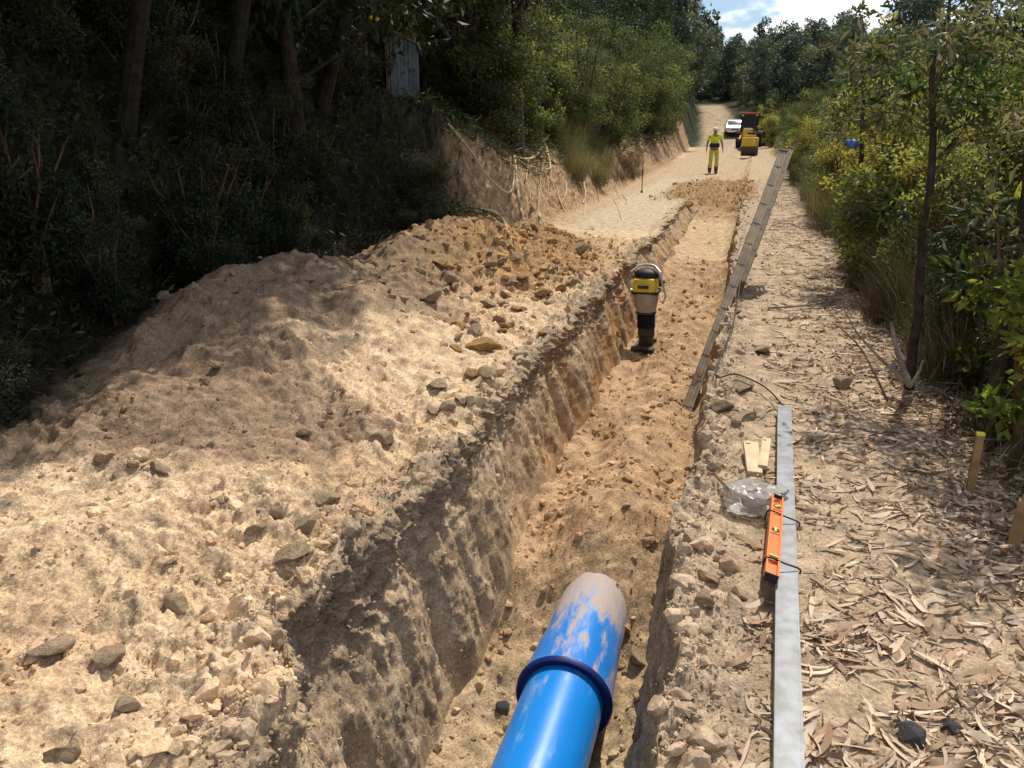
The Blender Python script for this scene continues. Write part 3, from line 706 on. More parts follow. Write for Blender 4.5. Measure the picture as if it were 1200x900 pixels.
cover('bank_grass', sstep(.7, 1.3, dbk+.5*(n1-.5))*sstep(12.5, 14, Yg)*(Yg < 60), 42000, .13, .022, GREEN+OLIVE+[(.14, .10, .05)], 'grass and creeping plants over the top of the cut bank', 62, up=-.2)
cover('thicket_floor', sstep(1.05, 1.5, X+.3*(n2-.5))*(sec >= 5)*(Yg < 40), 60000, .14, .007, OLIVE+[(.13, .09, .05), (.20, .14, .08), (.07, .045, .025)], 'tangled grass and dead stems on the floor of the right thicket', 63, m='litter', up=.9)
used = set()
def plant(key, x, y, label, cat, group=None, s=1, z=None, rz=None, tilt=0):
    e = PROTO[key]
    o = e if key not in used else copy_tree(e); used.add(key)
    if z is None:
        z = gz(x, y) if (-8.8 < x < 6.2 and .6 < y < 70) else float(H0(np.array(x), np.array(y)))
    o.location = (x, y, z-.03); o.rotation_euler = (random.uniform(-tilt, tilt), random.uniform(-tilt, tilt), random.uniform(0, 6.28) if rz is None else rz)
    o.scale = (s, s, s*random.uniform(.92, 1.1)); prop(o, label, cat)
    if group: o['group'] = group
    elif 'group' in o: del o['group']
    return o
U = random.uniform
# --- left bank: ground cover close to the camera, in deep shade
for i in range(105):
    y = U(.8, 11.8); d = U(.0, 3.2); x = float(bank_x(y))-d
    k = random.choice(['dkA', 'dkA', 'dkB', 'dkB', 'fernA'])
    if k == 'fernA': plant(k, x, y, 'dark fern hanging on the shaded near bank', 'fern', 'ferns on the shaded bank', U(.8, 1.3), tilt=.3)
    else: plant(k, x, y, 'dark shrub on the shaded near bank behind the heap', 'shrub', 'dark shrubs on the near bank', U(.45, .9)*(.6+.2*min(d, 2)), tilt=.25)
for i in range(26):
    y = U(0, 13); x = U(-13, -7.2)
    plant(random.choice(['dkB', 'fernB', 'dkB', 'olB']), x, y, 'dark undergrowth bush up the slope under the trees', 'shrub', 'undergrowth up the left slope', U(.9, 1.4))
# --- left bank further on
for i in range(90):
    y = 13+46*random.random()**1.2; x = float(bank_x(y))-U(1.4 if y < 24 else 1.0, 3.6)
    plant(random.choice(['grA', 'olA', 'olB', 'grA', 'yelB', 'grA']), x, y, 'green shrub on top of the sunlit cut bank', 'shrub', 'shrubs on the cut bank', U(.75, 1.35)*(1+y/90))
for i in range(16):
    y = 19+13*random.random(); x = float(bank_x(y))-U(.25, 1.1)
    plant(random.choice(['dryA', 'dryB', 'broB']), x, y, 'dry brush hanging down the tan cut bank', 'brush', 'dry brush on the cut bank', U(.6, 1.1), tilt=.4)
# --- left trees: casting the shade
spots = []
def far_enough(x, y, d): return all((x-a)**2+(y-b)**2 > d*d for a, b in spots)
tries = 0
while len(spots) < 62 and tries < 6000:
    tries += 1
    y = -1+50*random.random()**1.15; x = float(bank_x(y))-1.0-13*random.random()**1.3
    if far_enough(x, y, 1.55 if y < 13 else 2.7) and (y < 13 or x < float(bank_x(y))-2.4): spots.append((x, y))
for x, y in spots:
    near = x > float(bank_x(y))-3.2
    k = random.choice(['tallA', 'tallB', 'tallC', 'tallC']) if y < 16 else random.choice(['pineB', 'pineA', 'tallB', 'tallC', 'tallA'])
    if k.startswith('pine'): plant(k, x, y, 'bluish pine among the trees left of the track', 'tree', 'pines left of the track', U(.75, 1.05))
    elif k == 'tallC': plant(k, x, y, 'bushy broadleaf tree in the wood left of the track', 'tree', 'broadleaf trees left of the track', U(.8, 1.15))
    else: plant(k, x, y, 'slim tall eucalyptus in the wood left of the track', 'tree', 'eucalyptus trees left of the track', U(.85, 1.1), tilt=.04)
for (px, py, Y, k, s, lb) in [(548, 250, 15.5, 'tallB', .9, 'slim trunk above the hanging roots, left of two close together'), (606, 240, 16.5, 'tallA', .85, 'thick pale trunk above the hanging roots, right of two'),
                              (427, 170, 13.2, 'tallA', .8, 'dark trunk just left of the metal sheet shed'), (447, 160, 13.8, 'tallB', .8, 'dark trunk right in front of the metal sheet shed')]:
    p = at(px, py, Y=Y); plant(k, p.x, p.y, lb, 'tree', None, s, z=float(H0(np.array(p.x), np.array(p.y))))
for i in range(44):
    y = U(44, 116); x = float(bank_x(y))-.9-U(0, 9)
    plant(random.choice(['pineA', 'pineB', 'farA', 'tallC']), x, y, 'dense tree beside the far stretch of track, left side', 'tree', 'trees by the far track on the left', U(.8, 1.2))
# --- right side
for i in range(64):
    y = 4.6+26*random.random()**1.2; x = 1.3+U(.1, 1.0)+.0*y
    k = random.choice(['broA', 'broB', 'olA', 'olA', 'olA', 'broB', 'dkA'])
    plant(k, x, y, {'b': 'wiry broom like shrub at the right edge of the path', 'o': 'small leaved olive shrub at the right edge of the path', 'd': 'low dark shrub at the right edge of the path'}[k[0]], 'shrub', {'b': 'broom shrubs along the path', 'o': 'olive shrubs along the path', 'd': 'dark shrubs along the path'}[k[0]], U(.6, 1.05)*(1.0 if k != 'olA' else .8), tilt=.15)
for i in range(16):
    y = 4.6+16*random.random()**1.1; x = U(1.15, 1.6)
    plant(random.choice(['dryA', 'dryB']), x, y, 'brown dead brush lying along the right path edge', 'brush', 'dead brush along the path', U(.4, .75), tilt=.4)
for i in range(38):
    y = 7.5+26*random.random()**1.1; x = 1.35+U(0, 1.5)*(1+.02*y)
    k = random.choice(['yelA', 'yelB', 'yelB'])
    plant(k, x, y, 'sunlit yellow green shrub in the thicket right of the path', 'shrub', 'yellow green shrubs in the right thicket', U(.85, 1.15))
for i in range(34):
    y = 3.5+26*random.random(); x = 2.4+U(0, 3.4)
    plant(random.choice(['olB', 'olA', 'olB', 'grA']), x, y, 'tall olive green shrub deeper in the right thicket', 'shrub', 'olive shrubs in the right thicket', U(.8, 1.25))
for i in range(60):
    y = 32+75*random.random(); x = float(right_x(y))+.5+U(0, 9)
    plant(random.choice(['yelA', 'grA', 'olB', 'dkB']), x, y, 'bush beside the far stretch of track, right side', 'shrub', 'bushes by the far track on the right', U(.9, 1.6))
for (x, y, s, lb) in [(1.42, 4.35, .85, 'broad leaved yellow green sapling at the right edge, nearest the camera'), (1.75, 5.0, .95, 'taller broad leaved sapling just behind the nearest one'),
                      (1.55, 5.6, .7, 'short broad leaved sapling between the stake and the trunks'), (2.0, 11, 1.1, 'pale broad leaved sapling rising above the far thicket')]:
    plant('sapA', x, y, lb, 'sapling', None, s)
for i in range(44):
    y = 3.6+5.5*random.random(); x = 1.42+U(0, 1.2)+.03*(y-2)
    plant(random.choice(['dkA', 'dkA', 'olA', 'broB', 'dkB']), x, y, 'dark low bush under the thicket beside the yellow topped stake', 'shrub', 'low bushes near the stakes', U(.45, .8), tilt=.2)
for (x, y, s) in ((-5.7, 6.5, .95), (-5.8, 8.2, 1.0), (-5.7, 10.2, 1.0), (-5.8, 12.6, .9)):
    plant('over', x, y, 'spreading tree whose crown overhangs the spoil heap', 'tree', 'trees overhanging the heap', s, rz=U(-.2, .2))
# right trees
rs_ = []
while len(rs_) < 40:
    y = 14+66*random.random(); x = 5.5+20*random.random()**1.2+y*.04
    if all((x-a)**2+(y-b)**2 > 4.5 for a, b in rs_): rs_.append((x, y))
for x, y in rs_:
    k = random.choice(['tallC', 'tallB', 'farB', 'tallC', 'pineB'])
    plant(k, x, y, 'tree in the wood behind the right thicket', 'tree', 'trees behind the right thicket', U(.6, .9)*(1 if y < 34 else .7))
p = at(1045, 100, Y=62); plant('farC', p.x, p.y, 'tall tree breaking the skyline right of the clouds', 'tree', None, 1.35)
p = at(1100, 100, Y=56); plant('farC', p.x, p.y, 'second tall tree on the skyline, further right', 'tree', None, 1.3)
p = at(925, 120, Y=110); plant('farA', p.x, p.y, 'rounded tree poking above the ridge left of the clouds', 'tree', None, .95)
# hill
hs = []; tr_n = 0
while len(hs) < 285 and tr_n < 20000:
    tr_n += 1; y = 96+135*random.random()**1.2; x = U(-.16, .30)*y
    if bank_x(y)-1.5 < x < right_x(y)+2 and y < 128: continue
    if all((x-a)**2+(y-b)**2 > 9 for a, b in hs): hs.append((x, y))
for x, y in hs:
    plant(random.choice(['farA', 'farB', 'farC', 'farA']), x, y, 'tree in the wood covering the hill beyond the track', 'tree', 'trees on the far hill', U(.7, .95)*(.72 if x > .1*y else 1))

# keep the view to the shed open
def px_of(x, y, z):
    fh = -sy*x+cy*y; rt = cy*x+sy*y; dz_ = z-EYE; dpt = cp*fh-sp*dz_
    return 600+F*rt/dpt
victims = [o for o in col.objects if o.parent is None and o.type == 'EMPTY' and o.get('category') in ('shrub', 'tree', 'fern') and 6 < o.location.y < 14.8 and o.location.x < -5.0 and 425 < px_of(*o.location) < 520 and 'shed' not in o['label'] and o not in PROTO.values()]
for o in victims:
    for c in list(o.children): bpy.data.objects.remove(c)
    bpy.data.objects.remove(o)

# thin forked trunks in the right thicket
def trunk_tree(name, pts, rr, label, m='bark', twigs=8, key=None):
    e = empty(name, pts[0]); b = MB(); q = [Vector(p)-Vector(pts[0]) for p in pts]
    n = 12; P = []
    for i in range(n+1):
        t = i/n*(len(q)-1); j = min(int(t), len(q)-2); P.append(q[j].lerp(q[j+1], t-j)+Vector((U(-.015, .015), U(-.015, .015), 0)))
    b.tube(P, [rr*(1-.5*i/n) for i in range(n+1)], 10)
    b.build('trunk', M[m], e)
    cs = []
    for i in range(twigs):
        t = MB(); s = P[random.randrange(4, n)]; d = Vector((U(-1, 1), U(-1, 1), U(-.1, .7))).normalized()*U(.2, .5)
        t.tube([s, s+d*.5+Vector((0, 0, .05)), s+d], [rr*.22, rr*.15, .003], 5); cs.append(s+d); t.build('limb', M['twig'], e)
    link('crown', crown_mesh('crown', [tuple(c) for c in cs]+[tuple(P[-1]+Vector((U(-.3, .3), U(-.3, .3), U(-.4, .35)))) for _ in range(9)], [.2]*(len(cs)+9), 70, .09, .03, OLIVE+GREEN, random.randrange(999)), M['leaf'], e)
    return prop(e, label, 'tree')
a = at(1070, 440, Y=5.6); a.z = gz(a.x, a.y)-.1
trunk_tree('young_tree', [a, at(1078, 330, Y=5.7), at(1090, 190, Y=5.8), at(1093, 60, Y=5.9)], .034, 'straight dark young trunk in the thicket above the forked branch', twigs=7)
a = at(1165, 500, Y=4.6); a.z = gz(a.x, a.y)-.1
trunk_tree('young_tree', [a, at(1178, 380, Y=4.6), at(1192, 280, Y=4.7), at(1215, 120, Y=4.8), at(1240, -80, Y=5.0)], .04, 'leaning dark trunk at the right edge of the photo', twigs=7)
a = at(1010, 300, Y=10); a.z = gz(a.x, a.y)-.1
trunk_tree('young_tree', [a, at(1008, 200, Y=10), at(1012, 90, Y=10.2)], .035, 'thin trunk hidden among the yellow green shrubs', twigs=5)

# ------------------------------------------------------------------ hanging roots, branches
def curve_thing(name, label, cat, pts, r, m='root', sub=6, n=6, group=None, taper=.5):
    P = [Vector(p) for p in pts]; out = []
    for i in range(len(P)-1):
        p0 = P[max(i-1, 0)]; p1 = P[i]; p2 = P[i+1]; p3 = P[min(i+2, len(P)-1)]
        for k in range(sub):
            t = k/sub; out.append(.5*((2*p1)+(p2-p0)*t+(2*p0-5*p1+4*p2-p3)*t*t+(3*p1-p0-3*p2+p3)*t**3))
    out.append(P[-1]); o0 = out[0].copy(); b = MB(); k = len(out)
    b.tube([q-o0 for q in out], [r*(1-taper*i/k) for i in range(k)], n)
    o = b.build(name, M[m]); o.location = o0; return prop(o, label, cat, group)
def bankpt(px, py, out=.06):
    d = ray(px, py); d = d/d.length; t = 6
    while t < 40:
        p = Vector((0, 0, EYE))+d*t
        if p.z < gz(p.x, p.y): break
        t += .05
    return Vector((0, 0, EYE))+d*(t-out*3)
roots = [([(603, 183), (607, 225), (612, 250), (620, 273)], 'pale root hanging straight down the cut bank, leftmost of the bundle'),
         ([(640, 160), (632, 178), (620, 186), (603, 183)], 'pale root looping across the top of the bundle'),
         ([(603, 184), (618, 194), (632, 196)], 'short pale root curving right from the knot'),
         ([(635, 158), (642, 180), (645, 196), (638, 198)], 'thick pale root hooking down beside the bundle'),
         ([(668, 170), (668, 184), (663, 187)], 'short hooked pale root high on the bank'),
         ([(683, 190), (684, 212), (686, 228), (683, 238)], 'straight thin pale root right of the bundle'),
         ([(525, 145), (550, 175), (570, 205), (590, 224), (600, 222), (603, 200)], 'long pale root sagging across the dark bank'),
         ([(562, 246), (578, 248), (590, 258), (596, 273)], 'arched dry root at the bank foot'),
         ([(622, 240), (632, 252), (640, 266)], 'thick tan root buttress at the bank foot')]
for pts, lb in roots: curve_thing('hanging_root', lb, 'root', [bankpt(*p) for p in pts], .030, 'paleroot')
for i in range(22):
    px = U(615, 735); py = U(176, 215)+(700-px)*.12; q = [(px, py)]
    for k in range(4): q.append((q[-1][0]+U(-3, 5), q[-1][1]+U(5, 14)))
    curve_thing('hanging_root', 'thin tan root among many hanging down the cut bank', 'root', [bankpt(*p) for p in q], U(.009, .018), random.choice(['root', 'paleroot']), group='thin roots on the cut bank')
a = at(1066, 452, Y=5.0); a.z = gz(a.x, a.y)-.02
e = empty('forked_branch', a)
for q, rr_b in (([(0, 0), (-14, -38), (-22, -75)], .020), ([(2, 2), (-35, -32), (-62, -62), (-80, -95)], .012), ([(-8, -5), (-18, -18), (-19, -30)], .02), ([(2, 0), (12, -18), (16, -30)], .012)):
    b = MB(); pt = [at(1066+dx, 452+dy, Y=5.0-.002*dy)-a for dx, dy in q]; b.tube(pt, [rr_b*(1-.25*i) for i in range(len(pt))], 8); b.build('branch', M['palebark'], e)
prop(e, 'pale dead forked branch leaning out of the brush at the path edge', 'branch')
curve_thing('fallen_stick', 'long pale stick lying across the path towards the brush', 'stick', [onground(900, 364)+Vector((0, 0, .02)), onground(940, 362)+Vector((0, 0, .03)), onground(985, 355)+Vector((0, 0, .03))], .012, 'palebark')
curve_thing('fallen_stick', 'short stick on the path beside the level', 'stick', [onground(950, 748)+Vector((0, 0, .01)), onground(985, 775)+Vector((0, 0, .01))], .005, 'root')
curve_thing('fallen_stick', 'thin dark stick behind the sapling, leaning left', 'stick', [at(1040, 470, Y=4.9), at(1010, 410, Y=5.3), at(980, 380, Y=5.6)], .008, 'twig')
for i in range(16):
    px, py = U(985, 1190), U(400, 560)
    if px < 985+(py-400)*.55: continue
    a = onground(px, py)+Vector((0, 0, .01)); b_ = a+Vector((U(-.45, .45), U(-.3, .3), U(.0, .14)))
    a.z = max(a.z, .0)
    curve_thing('dead_twig', 'thin dead twig tangled in the brush at the path edge', 'twig', [a, (a*2+b_)/3+Vector((U(-.02, .02), 0, .015)), (a+b_*2)/3+Vector((U(-.02, .02), 0, .01)), b_], U(.003, .006), random.choice(['twig', 'twig', 'root']), group='dead twigs in the brush')

# ------------------------------------------------------------------ blue pipe
M['blue'] = mat('blue_plastic', (.012, .16, .62), .28, var=.0, bump=.06, bscale=9, spec=.5)
def dusty(m, c0, c1, lo, hi, ylo, yhi):
    nt = m.node_tree; N, L = nt.nodes, nt.links; b = [n for n in N if n.type == 'BSDF_PRINCIPLED'][0]
    tc = N.new('ShaderNodeTexCoord'); n = N.new('ShaderNodeTexNoise'); n.inputs['Scale'].default_value = 7; n.inputs['Detail'].default_value = 9; n.inputs['Roughness'].default_value = .62
    mp = N.new('ShaderNodeMapping'); mp.inputs['Scale'].default_value = (2.2, .55, 2.2); L.new(tc.outputs['Object'], mp.inputs[0]); L.new(mp.outputs[0], n.inputs['Vector'])
    sx = N.new('ShaderNodeSeparateXYZ'); L.new(tc.outputs['Object'], sx.inputs[0])
    mr = N.new('ShaderNodeMapRange'); mr.inputs[1].default_value = ylo; mr.inputs[2].default_value = yhi; mr.inputs[3].default_value = lo; mr.inputs[4].default_value = hi
    L.new(sx.outputs['Y'], mr.inputs[0])
    ad = N.new('ShaderNodeMath'); ad.operation = 'ADD'; L.new(n.outputs[0], ad.inputs[0]); L.new(mr.outputs[0], ad.inputs[1])
    st = N.new('ShaderNodeMapRange'); st.interpolation_type = 'SMOOTHSTEP'; st.inputs[1].default_value = .5; st.inputs[2].default_value = .72; L.new(ad.outputs[0], st.inputs[0])
    n3_ = N.new('ShaderNodeTexNoise'); n3_.inputs['Scale'].default_value = 120; n3_.inputs['Detail'].default_value = 3; L.new(tc.outputs['Object'], n3_.inputs['Vector'])
    ml = N.new('ShaderNodeMath'); ml.operation = 'MULTIPLY'; L.new(st.outputs[0], ml.inputs[0])
    m5 = N.new('ShaderNodeMapRange'); m5.inputs[1].default_value = .35; m5.inputs[2].default_value = .6; m5.inputs[3].default_value = .45; m5.inputs[4].default_value = 1; L.new(n3_.outputs[0], m5.inputs[0]); L.new(m5.outputs[0], ml.inputs[1])
    mx = N.new('ShaderNodeMix'); mx.data_type = 'RGBA'; mx.inputs[6].default_value = (*c0, 1); mx.inputs[7].default_value = (*c1, 1)
    L.new(ml.outputs[0], mx.inputs[0]); L.new(mx.outputs[2], b.inputs['Base Color'])
    rm = N.new('ShaderNodeMapRange'); rm.inputs[3].default_value = .3; rm.inputs[4].default_value = .9; L.new(ml.outputs[0], rm.inputs[0]); L.new(rm.outputs[0], b.inputs['Roughness'])
M['bluedust'] = mat('dusty_blue_plastic', (.012, .16, .62), .3, bump=.05, bscale=9, spec=.5)
dusty(M['blue'], (.008, .21, .66), (.25, .36, .48), -.07, -.01, -1.3, .1)  # near section: pale dust streaks, speckled highlights painted into the colour too
dusty(M['bluedust'], (.010, .185, .60), (.48, .345, .20), .02, .42, .3, .98)
M['navy'] = mat('shaded_blue_plastic', (.008, .02, .14), .5, var=.2, bump=.1)  # blue plastic darkened, shade of the rim face painted in
PX, PZ, PR = -.665, -.965, .195
collar = at(667, 800, z=PZ+.1); YC = collar.y
e = empty('water_pipe', (PX, YC, PZ)); RX = Matrix.Rotation(R(-90), 4, 'X')
def ring_prof(pr): return [(r_, z_) for r_, z_ in pr]
MB().lathe([(PR-.014, -YC+.2), (PR, -YC+.2), (PR, -1.2), (PR, -.4), (PR, .1), (PR-.014, .1)], 96, RX).build('near_section', M['blue'], e)
b = MB().lathe([(PR+.004, .02), (PR+.006, -.004), (PR+.037, -.016), (PR+.040, .006), (PR+.034, .03), (PR+.026, .12), (PR+.020, .30), (PR+.008, .42), (PR+.004, .8), (PR+.002, 3.2)], 96, RX); bell = b.build('bell_section', M['bluedust'], e)
b = MB().lathe([(PR+.004, -.008), (PR+.034, -.022), (PR+.0415, -.012), (PR+.0435, .006), (PR+.036, .014), (PR+.004, .012)], 96, RX); b.build('shaded_rim', M['navy'], bell)  # dark face of the bell rim, its shade put into the colour
prop(e, 'thick blue plastic water pipe lying in the trench, half buried at far end', 'pipe')

# ------------------------------------------------------------------ aluminium straight edge, level
M['alu'] = mat('dull_aluminium', (.27, .29, .32), .55, metal=.2, var=.22, scale=18, bump=.08, bscale=90, dirt=(.19, .185, .18))
M['orange'] = mat('orange_paint', (.80, .17, .015), .5, var=.15, bump=.1, spec=.4, dirt=(.50, .16, .05), scale=45)
M['black'] = mat('black_rubber', (.02, .02, .022), .6, var=.3, bump=.1)
M['clearvial'] = mat('vial_glass', (.75, .80, .20), .1, bump=0, spec=.6)
b0 = Vector((.235, .5, 0)); b1 = at(919, 479, z=.05)
ax = Vector((b1.x-.222, b1.y-1.9, 0)).normalized()
bend = Vector((.222, 1.9, 0)); Lb = 4.2; mid = Vector((b1.x, b1.y, 0))-ax*Lb/2
zb = .022
yawb = math.atan2(-ax.x, ax.y); RB = Matrix.Rotation(yawb, 3, 'Z')
e = empty('straight_edge', (mid.x, mid.y, zb), (0, 0, yawb))
w_, h_ = .078, .048
b = MB()
b.box((0, 0, h_-.0015), (w_, Lb, .003), bevel=.001).box((0, 0, .0015), (w_, Lb, .003)).box((-w_/2+.0015, 0, h_/2), (.0028, Lb-.002, h_-.0065)).box((w_/2-.0015, 0, h_/2), (.0028, Lb-.002, h_-.0065))
b.build('profile', M['alu'], e); MB().box((-w_/2+.006, 0, h_+.0006), (.003, Lb, .0012)).box((w_/2-.006, 0, h_+.0006), (.003, Lb, .0012)).build('edge_lip', M['alu'], e)
MB().box((0, Lb/2+.0015, h_/2), (w_-.006, .003, h_-.008)).build('end_cap', M['black'], e)
prop(e, 'long grey aluminium straight edge bar lying along the path', 'metal bar')
# level on the left side of the bar, overlapping its top
lv0 = at(904, 672, z=.115); lv1 = at(911, 580, z=.115); dl = (lv1-lv0); Ll = dl.length
ang = math.atan2(-dl.x, dl.y); c_ = (lv0+lv1)/2
e = empty('spirit_level', (c_.x, c_.y, .098), (0, R(14), ang))
lw, lh = .052, .032
b = MB().box((0, 0, 0), (lw, Ll, .004), bevel=.0012).box((-lw/2+.004, 0, 0), (.008, Ll-.003, lh), bevel=.0015).box((lw/2-.004, 0, 0), (.008, Ll-.003, lh), bevel=.0015)
for q in (-Ll*.30, Ll*.02, Ll*.34): b.box((0, q, 0), (lw-.014, .055, lh-.008), bevel=.002)
b.box((0, -Ll*.14, .006), (lw-.015, Ll*.24, .004)).box((0, Ll*.18, .006), (lw-.015, Ll*.24, .004)).build('level_body', M['orange'], e)
for q, rz in ((-Ll*.30, 0), (Ll*.02, 90), (Ll*.34, 45)):
    d = Matrix.Rotation(R(rz), 3, 'Z') @ Vector((.017, 0, 0)); v = MB().cyl(Vector((0, q, .014))-d, Vector((0, q, .014))+d, .0055, n=12).build('vial', M['clearvial'], e)
    MB().cyl(Vector((0, q, .0125)), Vector((0, q, .0138)), .016, n=20).build('vial_mount', M['black'], e)
MB().box((0, -Ll/2-.002, 0), (lw-.002, .006, lh+.002), bevel=.001).build('end_cap', M['black'], e); MB().box((0, Ll/2+.002, 0), (lw-.002, .006, lh+.002), bevel=.001).build('end_cap', M['black'], e)
MB().tube([(-.012, Ll*.435, .0075), (0, Ll*.455, .0075), (.013, Ll*.445, .0075)], .003, 5).tube([(-.012, Ll*.41, .0075), (0, Ll*.43, .0075), (.013, Ll*.42, .0075)], .002, 5).build('logo_mark', M['black'], e)
prop(e, 'orange spirit level resting on the left edge of the metal bar', 'spirit level')
# two dark cords around bar and level
for (p, q, lb) in (((901, 598), (936, 612), 'dark elastic cord over the upper part of the orange level'), ((899, 653), (937, 667), 'dark elastic cord over the lower end of the orange level')):
    A = at(*p, z=.120); B = at(*q, z=.077); A2 = A+Vector((-.012, 0, -.05)); B2 = B+Vector((.006, -.01, -.05))
    curve_thing('elastic_cord', lb, 'cord', [A2, A, (A*.45+B*.55)+Vector((0, 0, .001)), B, B+Vector((.002, -.002, -.02))], .0035, 'black', taper=0)
# wooden offcuts, plastic bag
M['wood'] = mat('fresh_wood', (.62, .46, .28), .7, var=.2, scale=8, bump=.2, bscale=40)
M['oldwood'] = mat('weathered_wood', (.36, .22, .10), .85, var=.35, scale=10, bump=.4, bscale=40)
for (px, py, l, w, dz_, rz, lb) in ((882, 534, .30, .075, .035, .10, 'pale wooden offcut under the plastic bag, left one'), (896, 532, .28, .045, .05, -.06, 'narrow pale wooden offcut beside the metal bar')):
    p = at(px, py, z=.05); b = MB().box((0, 0, 0), (w, l, .028), bevel=.002).box((-.2*w, .45*l, .016), (w*.3, l*.08, .006))
    o = b.build('wood_offcut', M['wood']); o.location = (p.x, p.y, gz(p.x, p.y)+dz_); o.rotation_euler = (.16, .05, rz); prop(o, lb, 'wood')
m = bpy.data.materials.new('clear_plastic_film'); nt, N, L_ = nodes(m)
out = N.new('ShaderNodeOutputMaterial'); gl = N.new('ShaderNodeBsdfGlossy'); gl.inputs['Roughness'].default_value = .3; tr_ = N.new('ShaderNodeBsdfTransparent'); tr_.inputs[0].default_value = (.92, .9, .87, 1)
df = N.new('ShaderNodeBsdfTranslucent'); df.inputs[0].default_value = (.7, .68, .66, 1); d2 = N.new('ShaderNodeBsdfDiffuse'); d2.inputs[0].default_value = (.6, .57, .54, 1)
mA = N.new('ShaderNodeMixShader'); mA.inputs[0].default_value = .5; L_.new(df.outputs[0], mA.inputs[1]); L_.new(d2.outputs[0], mA.inputs[2])
mB = N.new('ShaderNodeMixShader'); mB.inputs[0].default_value = .45; L_.new(tr_.outputs[0], mB.inputs[1]); L_.new(mA.outputs[0], mB.inputs[2])
fr = N.new('ShaderNodeFresnel'); fr.inputs[0].default_value = 1.25; mC = N.new('ShaderNodeMixShader'); L_.new(fr.outputs[0], mC.inputs[0]); L_.new(mB.outputs[0], mC.inputs[1]); L_.new(gl.outputs[0], mC.inputs[2]); L_.new(mC.outputs[0], out.inputs[0])
M['film'] = m
p = at(882, 582, z=.06)
e = empty('plastic_bag', (p.x, p.y, gz(p.x, p.y)), (0, 0, .3), .86)
V = rockify(ico(5)[0], 77, 60, .0); V = V*(1+.22*fbm(V[:, 0], V[:, 1], V[:, 2], 3.1, 3, .6, bil=True))[:, None]
tip = np.clip(V[:, 1], 0, 2)
V = np.stack([V[:, 0]*.27*(1-.9*tip)-.01*tip, V[:, 1]*.33*(1+.2*tip)+.01, np.maximum(V[:, 2]*.17*(1-.5*tip)+.06+.03*tip, .004)], 1)
link('film', npmesh('film', V, ico(5)[1], smooth=False), M['film'], e)
V = ICO3[0]*(1+.2*fbm(ICO3[0][:, 0], ICO3[0][:, 1], ICO3[0][:, 2], 1.7, 3))[:, None]*np.array([.06, .075, .035])+np.array([.0, -.01, .045])
link('contents', npmesh('contents', V, ICO3[1]), mat('greyish_fittings', (.20, .14, .11), .6, var=.4, scale=20), e)
MB().tube([(-.01, .05, .07), (.035, .02, .10), (.07, .0, .08)], .012, 8).build('fitting', M['black'], e)
prop(e, 'crumpled clear plastic bag of fittings between wood offcuts and level', 'plastic bag')
curve_thing('short_rod', 'thin rusty rod sticking out left of the plastic bag', 'rod', [at(838, 556, z=.05), at(866, 588, z=.07)], .007, 'twig', taper=.1)
# stakes
M['yellowpaint'] = mat('yellow_paint', (.75, .75, .06), .6, var=.1)
def stake(px, py0, py1, w, label, top=True, tilt=0, broken=False):
    p = onground(px, py1); q = at(px, py0, Y=p.y); h = q.z-p.z
    e = empty('wooden_stake', p, (tilt*.4, tilt, U(-.3, .3)))
    b = MB().box((0, 0, h/2-.05), (w, w*.8, h+.1), bevel=.002)
    if broken: b.tube([(.0, 0, h-.02), (.006, 0, h+.05)], [w*.3, .002], 5).tube([(-.01, 0, h-.02), (-.012, 0, h+.03)], [w*.2, .002], 5)
    b.build('post', M['oldwood'], e)
    if top: MB().box((0, 0, h+.0035), (w*1.02, w*.82, .012), bevel=.002).build('painted_top', M['yellowpaint'], e)
    return prop(e, label, 'stake')
stake(1136, 508, 578, .034, 'square wooden stake with yellow painted top at the path edge')
stake(1187, 585, 640, .045, 'short splintered wooden stake at the right edge of the photo', False, .05, True)
a = onground(1155, 662)
e = prop(curve_thing('peeled_stick', 'short whitish peeled stick left of the splintered stake', 'stick', [a, a+Vector((.01, .0, .09))], .011, 'palebark', taper=.2), None)
a = onground(752, 226)
e = empty('marker_rod', a); MB().cyl((0, 0, 0), (0, 0, .85), .012, n=8).build('rod', M['black'], e); MB().cyl((0, 0, 0), (0, 0, .06), .04, .03, n=10).build('foot', M['twig'], e)
prop(e, 'thin dark marker rod standing at the left edge of the track', 'rod')

# ------------------------------------------------------------------ ladder
M['ladder'] = mat('dusty_aluminium', (.30, .225, .145), .65, metal=.05, var=.25, scale=9, bump=.15, bscale=60, dirt=(.16, .12, .08))
M['redtext'] = mat('faded_red_label', (.36, .10, .06), .7, var=.5, scale=60)
LA = at(800, 492, Y=7.0); LB_ = at(920, 172, Y=9.9); a_ = (LB_-LA).normalized(); Ltot = (LB_-LA).length
midv = ((LA+LB_)/2-Vector((0, 0, EYE))).normalized(); rdir = (midv-a_*midv.dot(a_)).normalized(); qd = a_.cross(rdir).normalized()
if qd.x < 0: qd = -qd
rd_ = (Matrix.Rotation(R(-2), 3, a_) @ rdir).normalized()
q2 = a_.cross(rd_).normalized()
if q2.x < 0: q2 = -q2
rot = Matrix((rd_, q2, a_)).transposed()             # local x: rung dir, y: rail depth, z: along
e = empty('extension_ladder', LA); W_ = .34
def loc(x, y, z): return rot @ Vector((x, y, z))
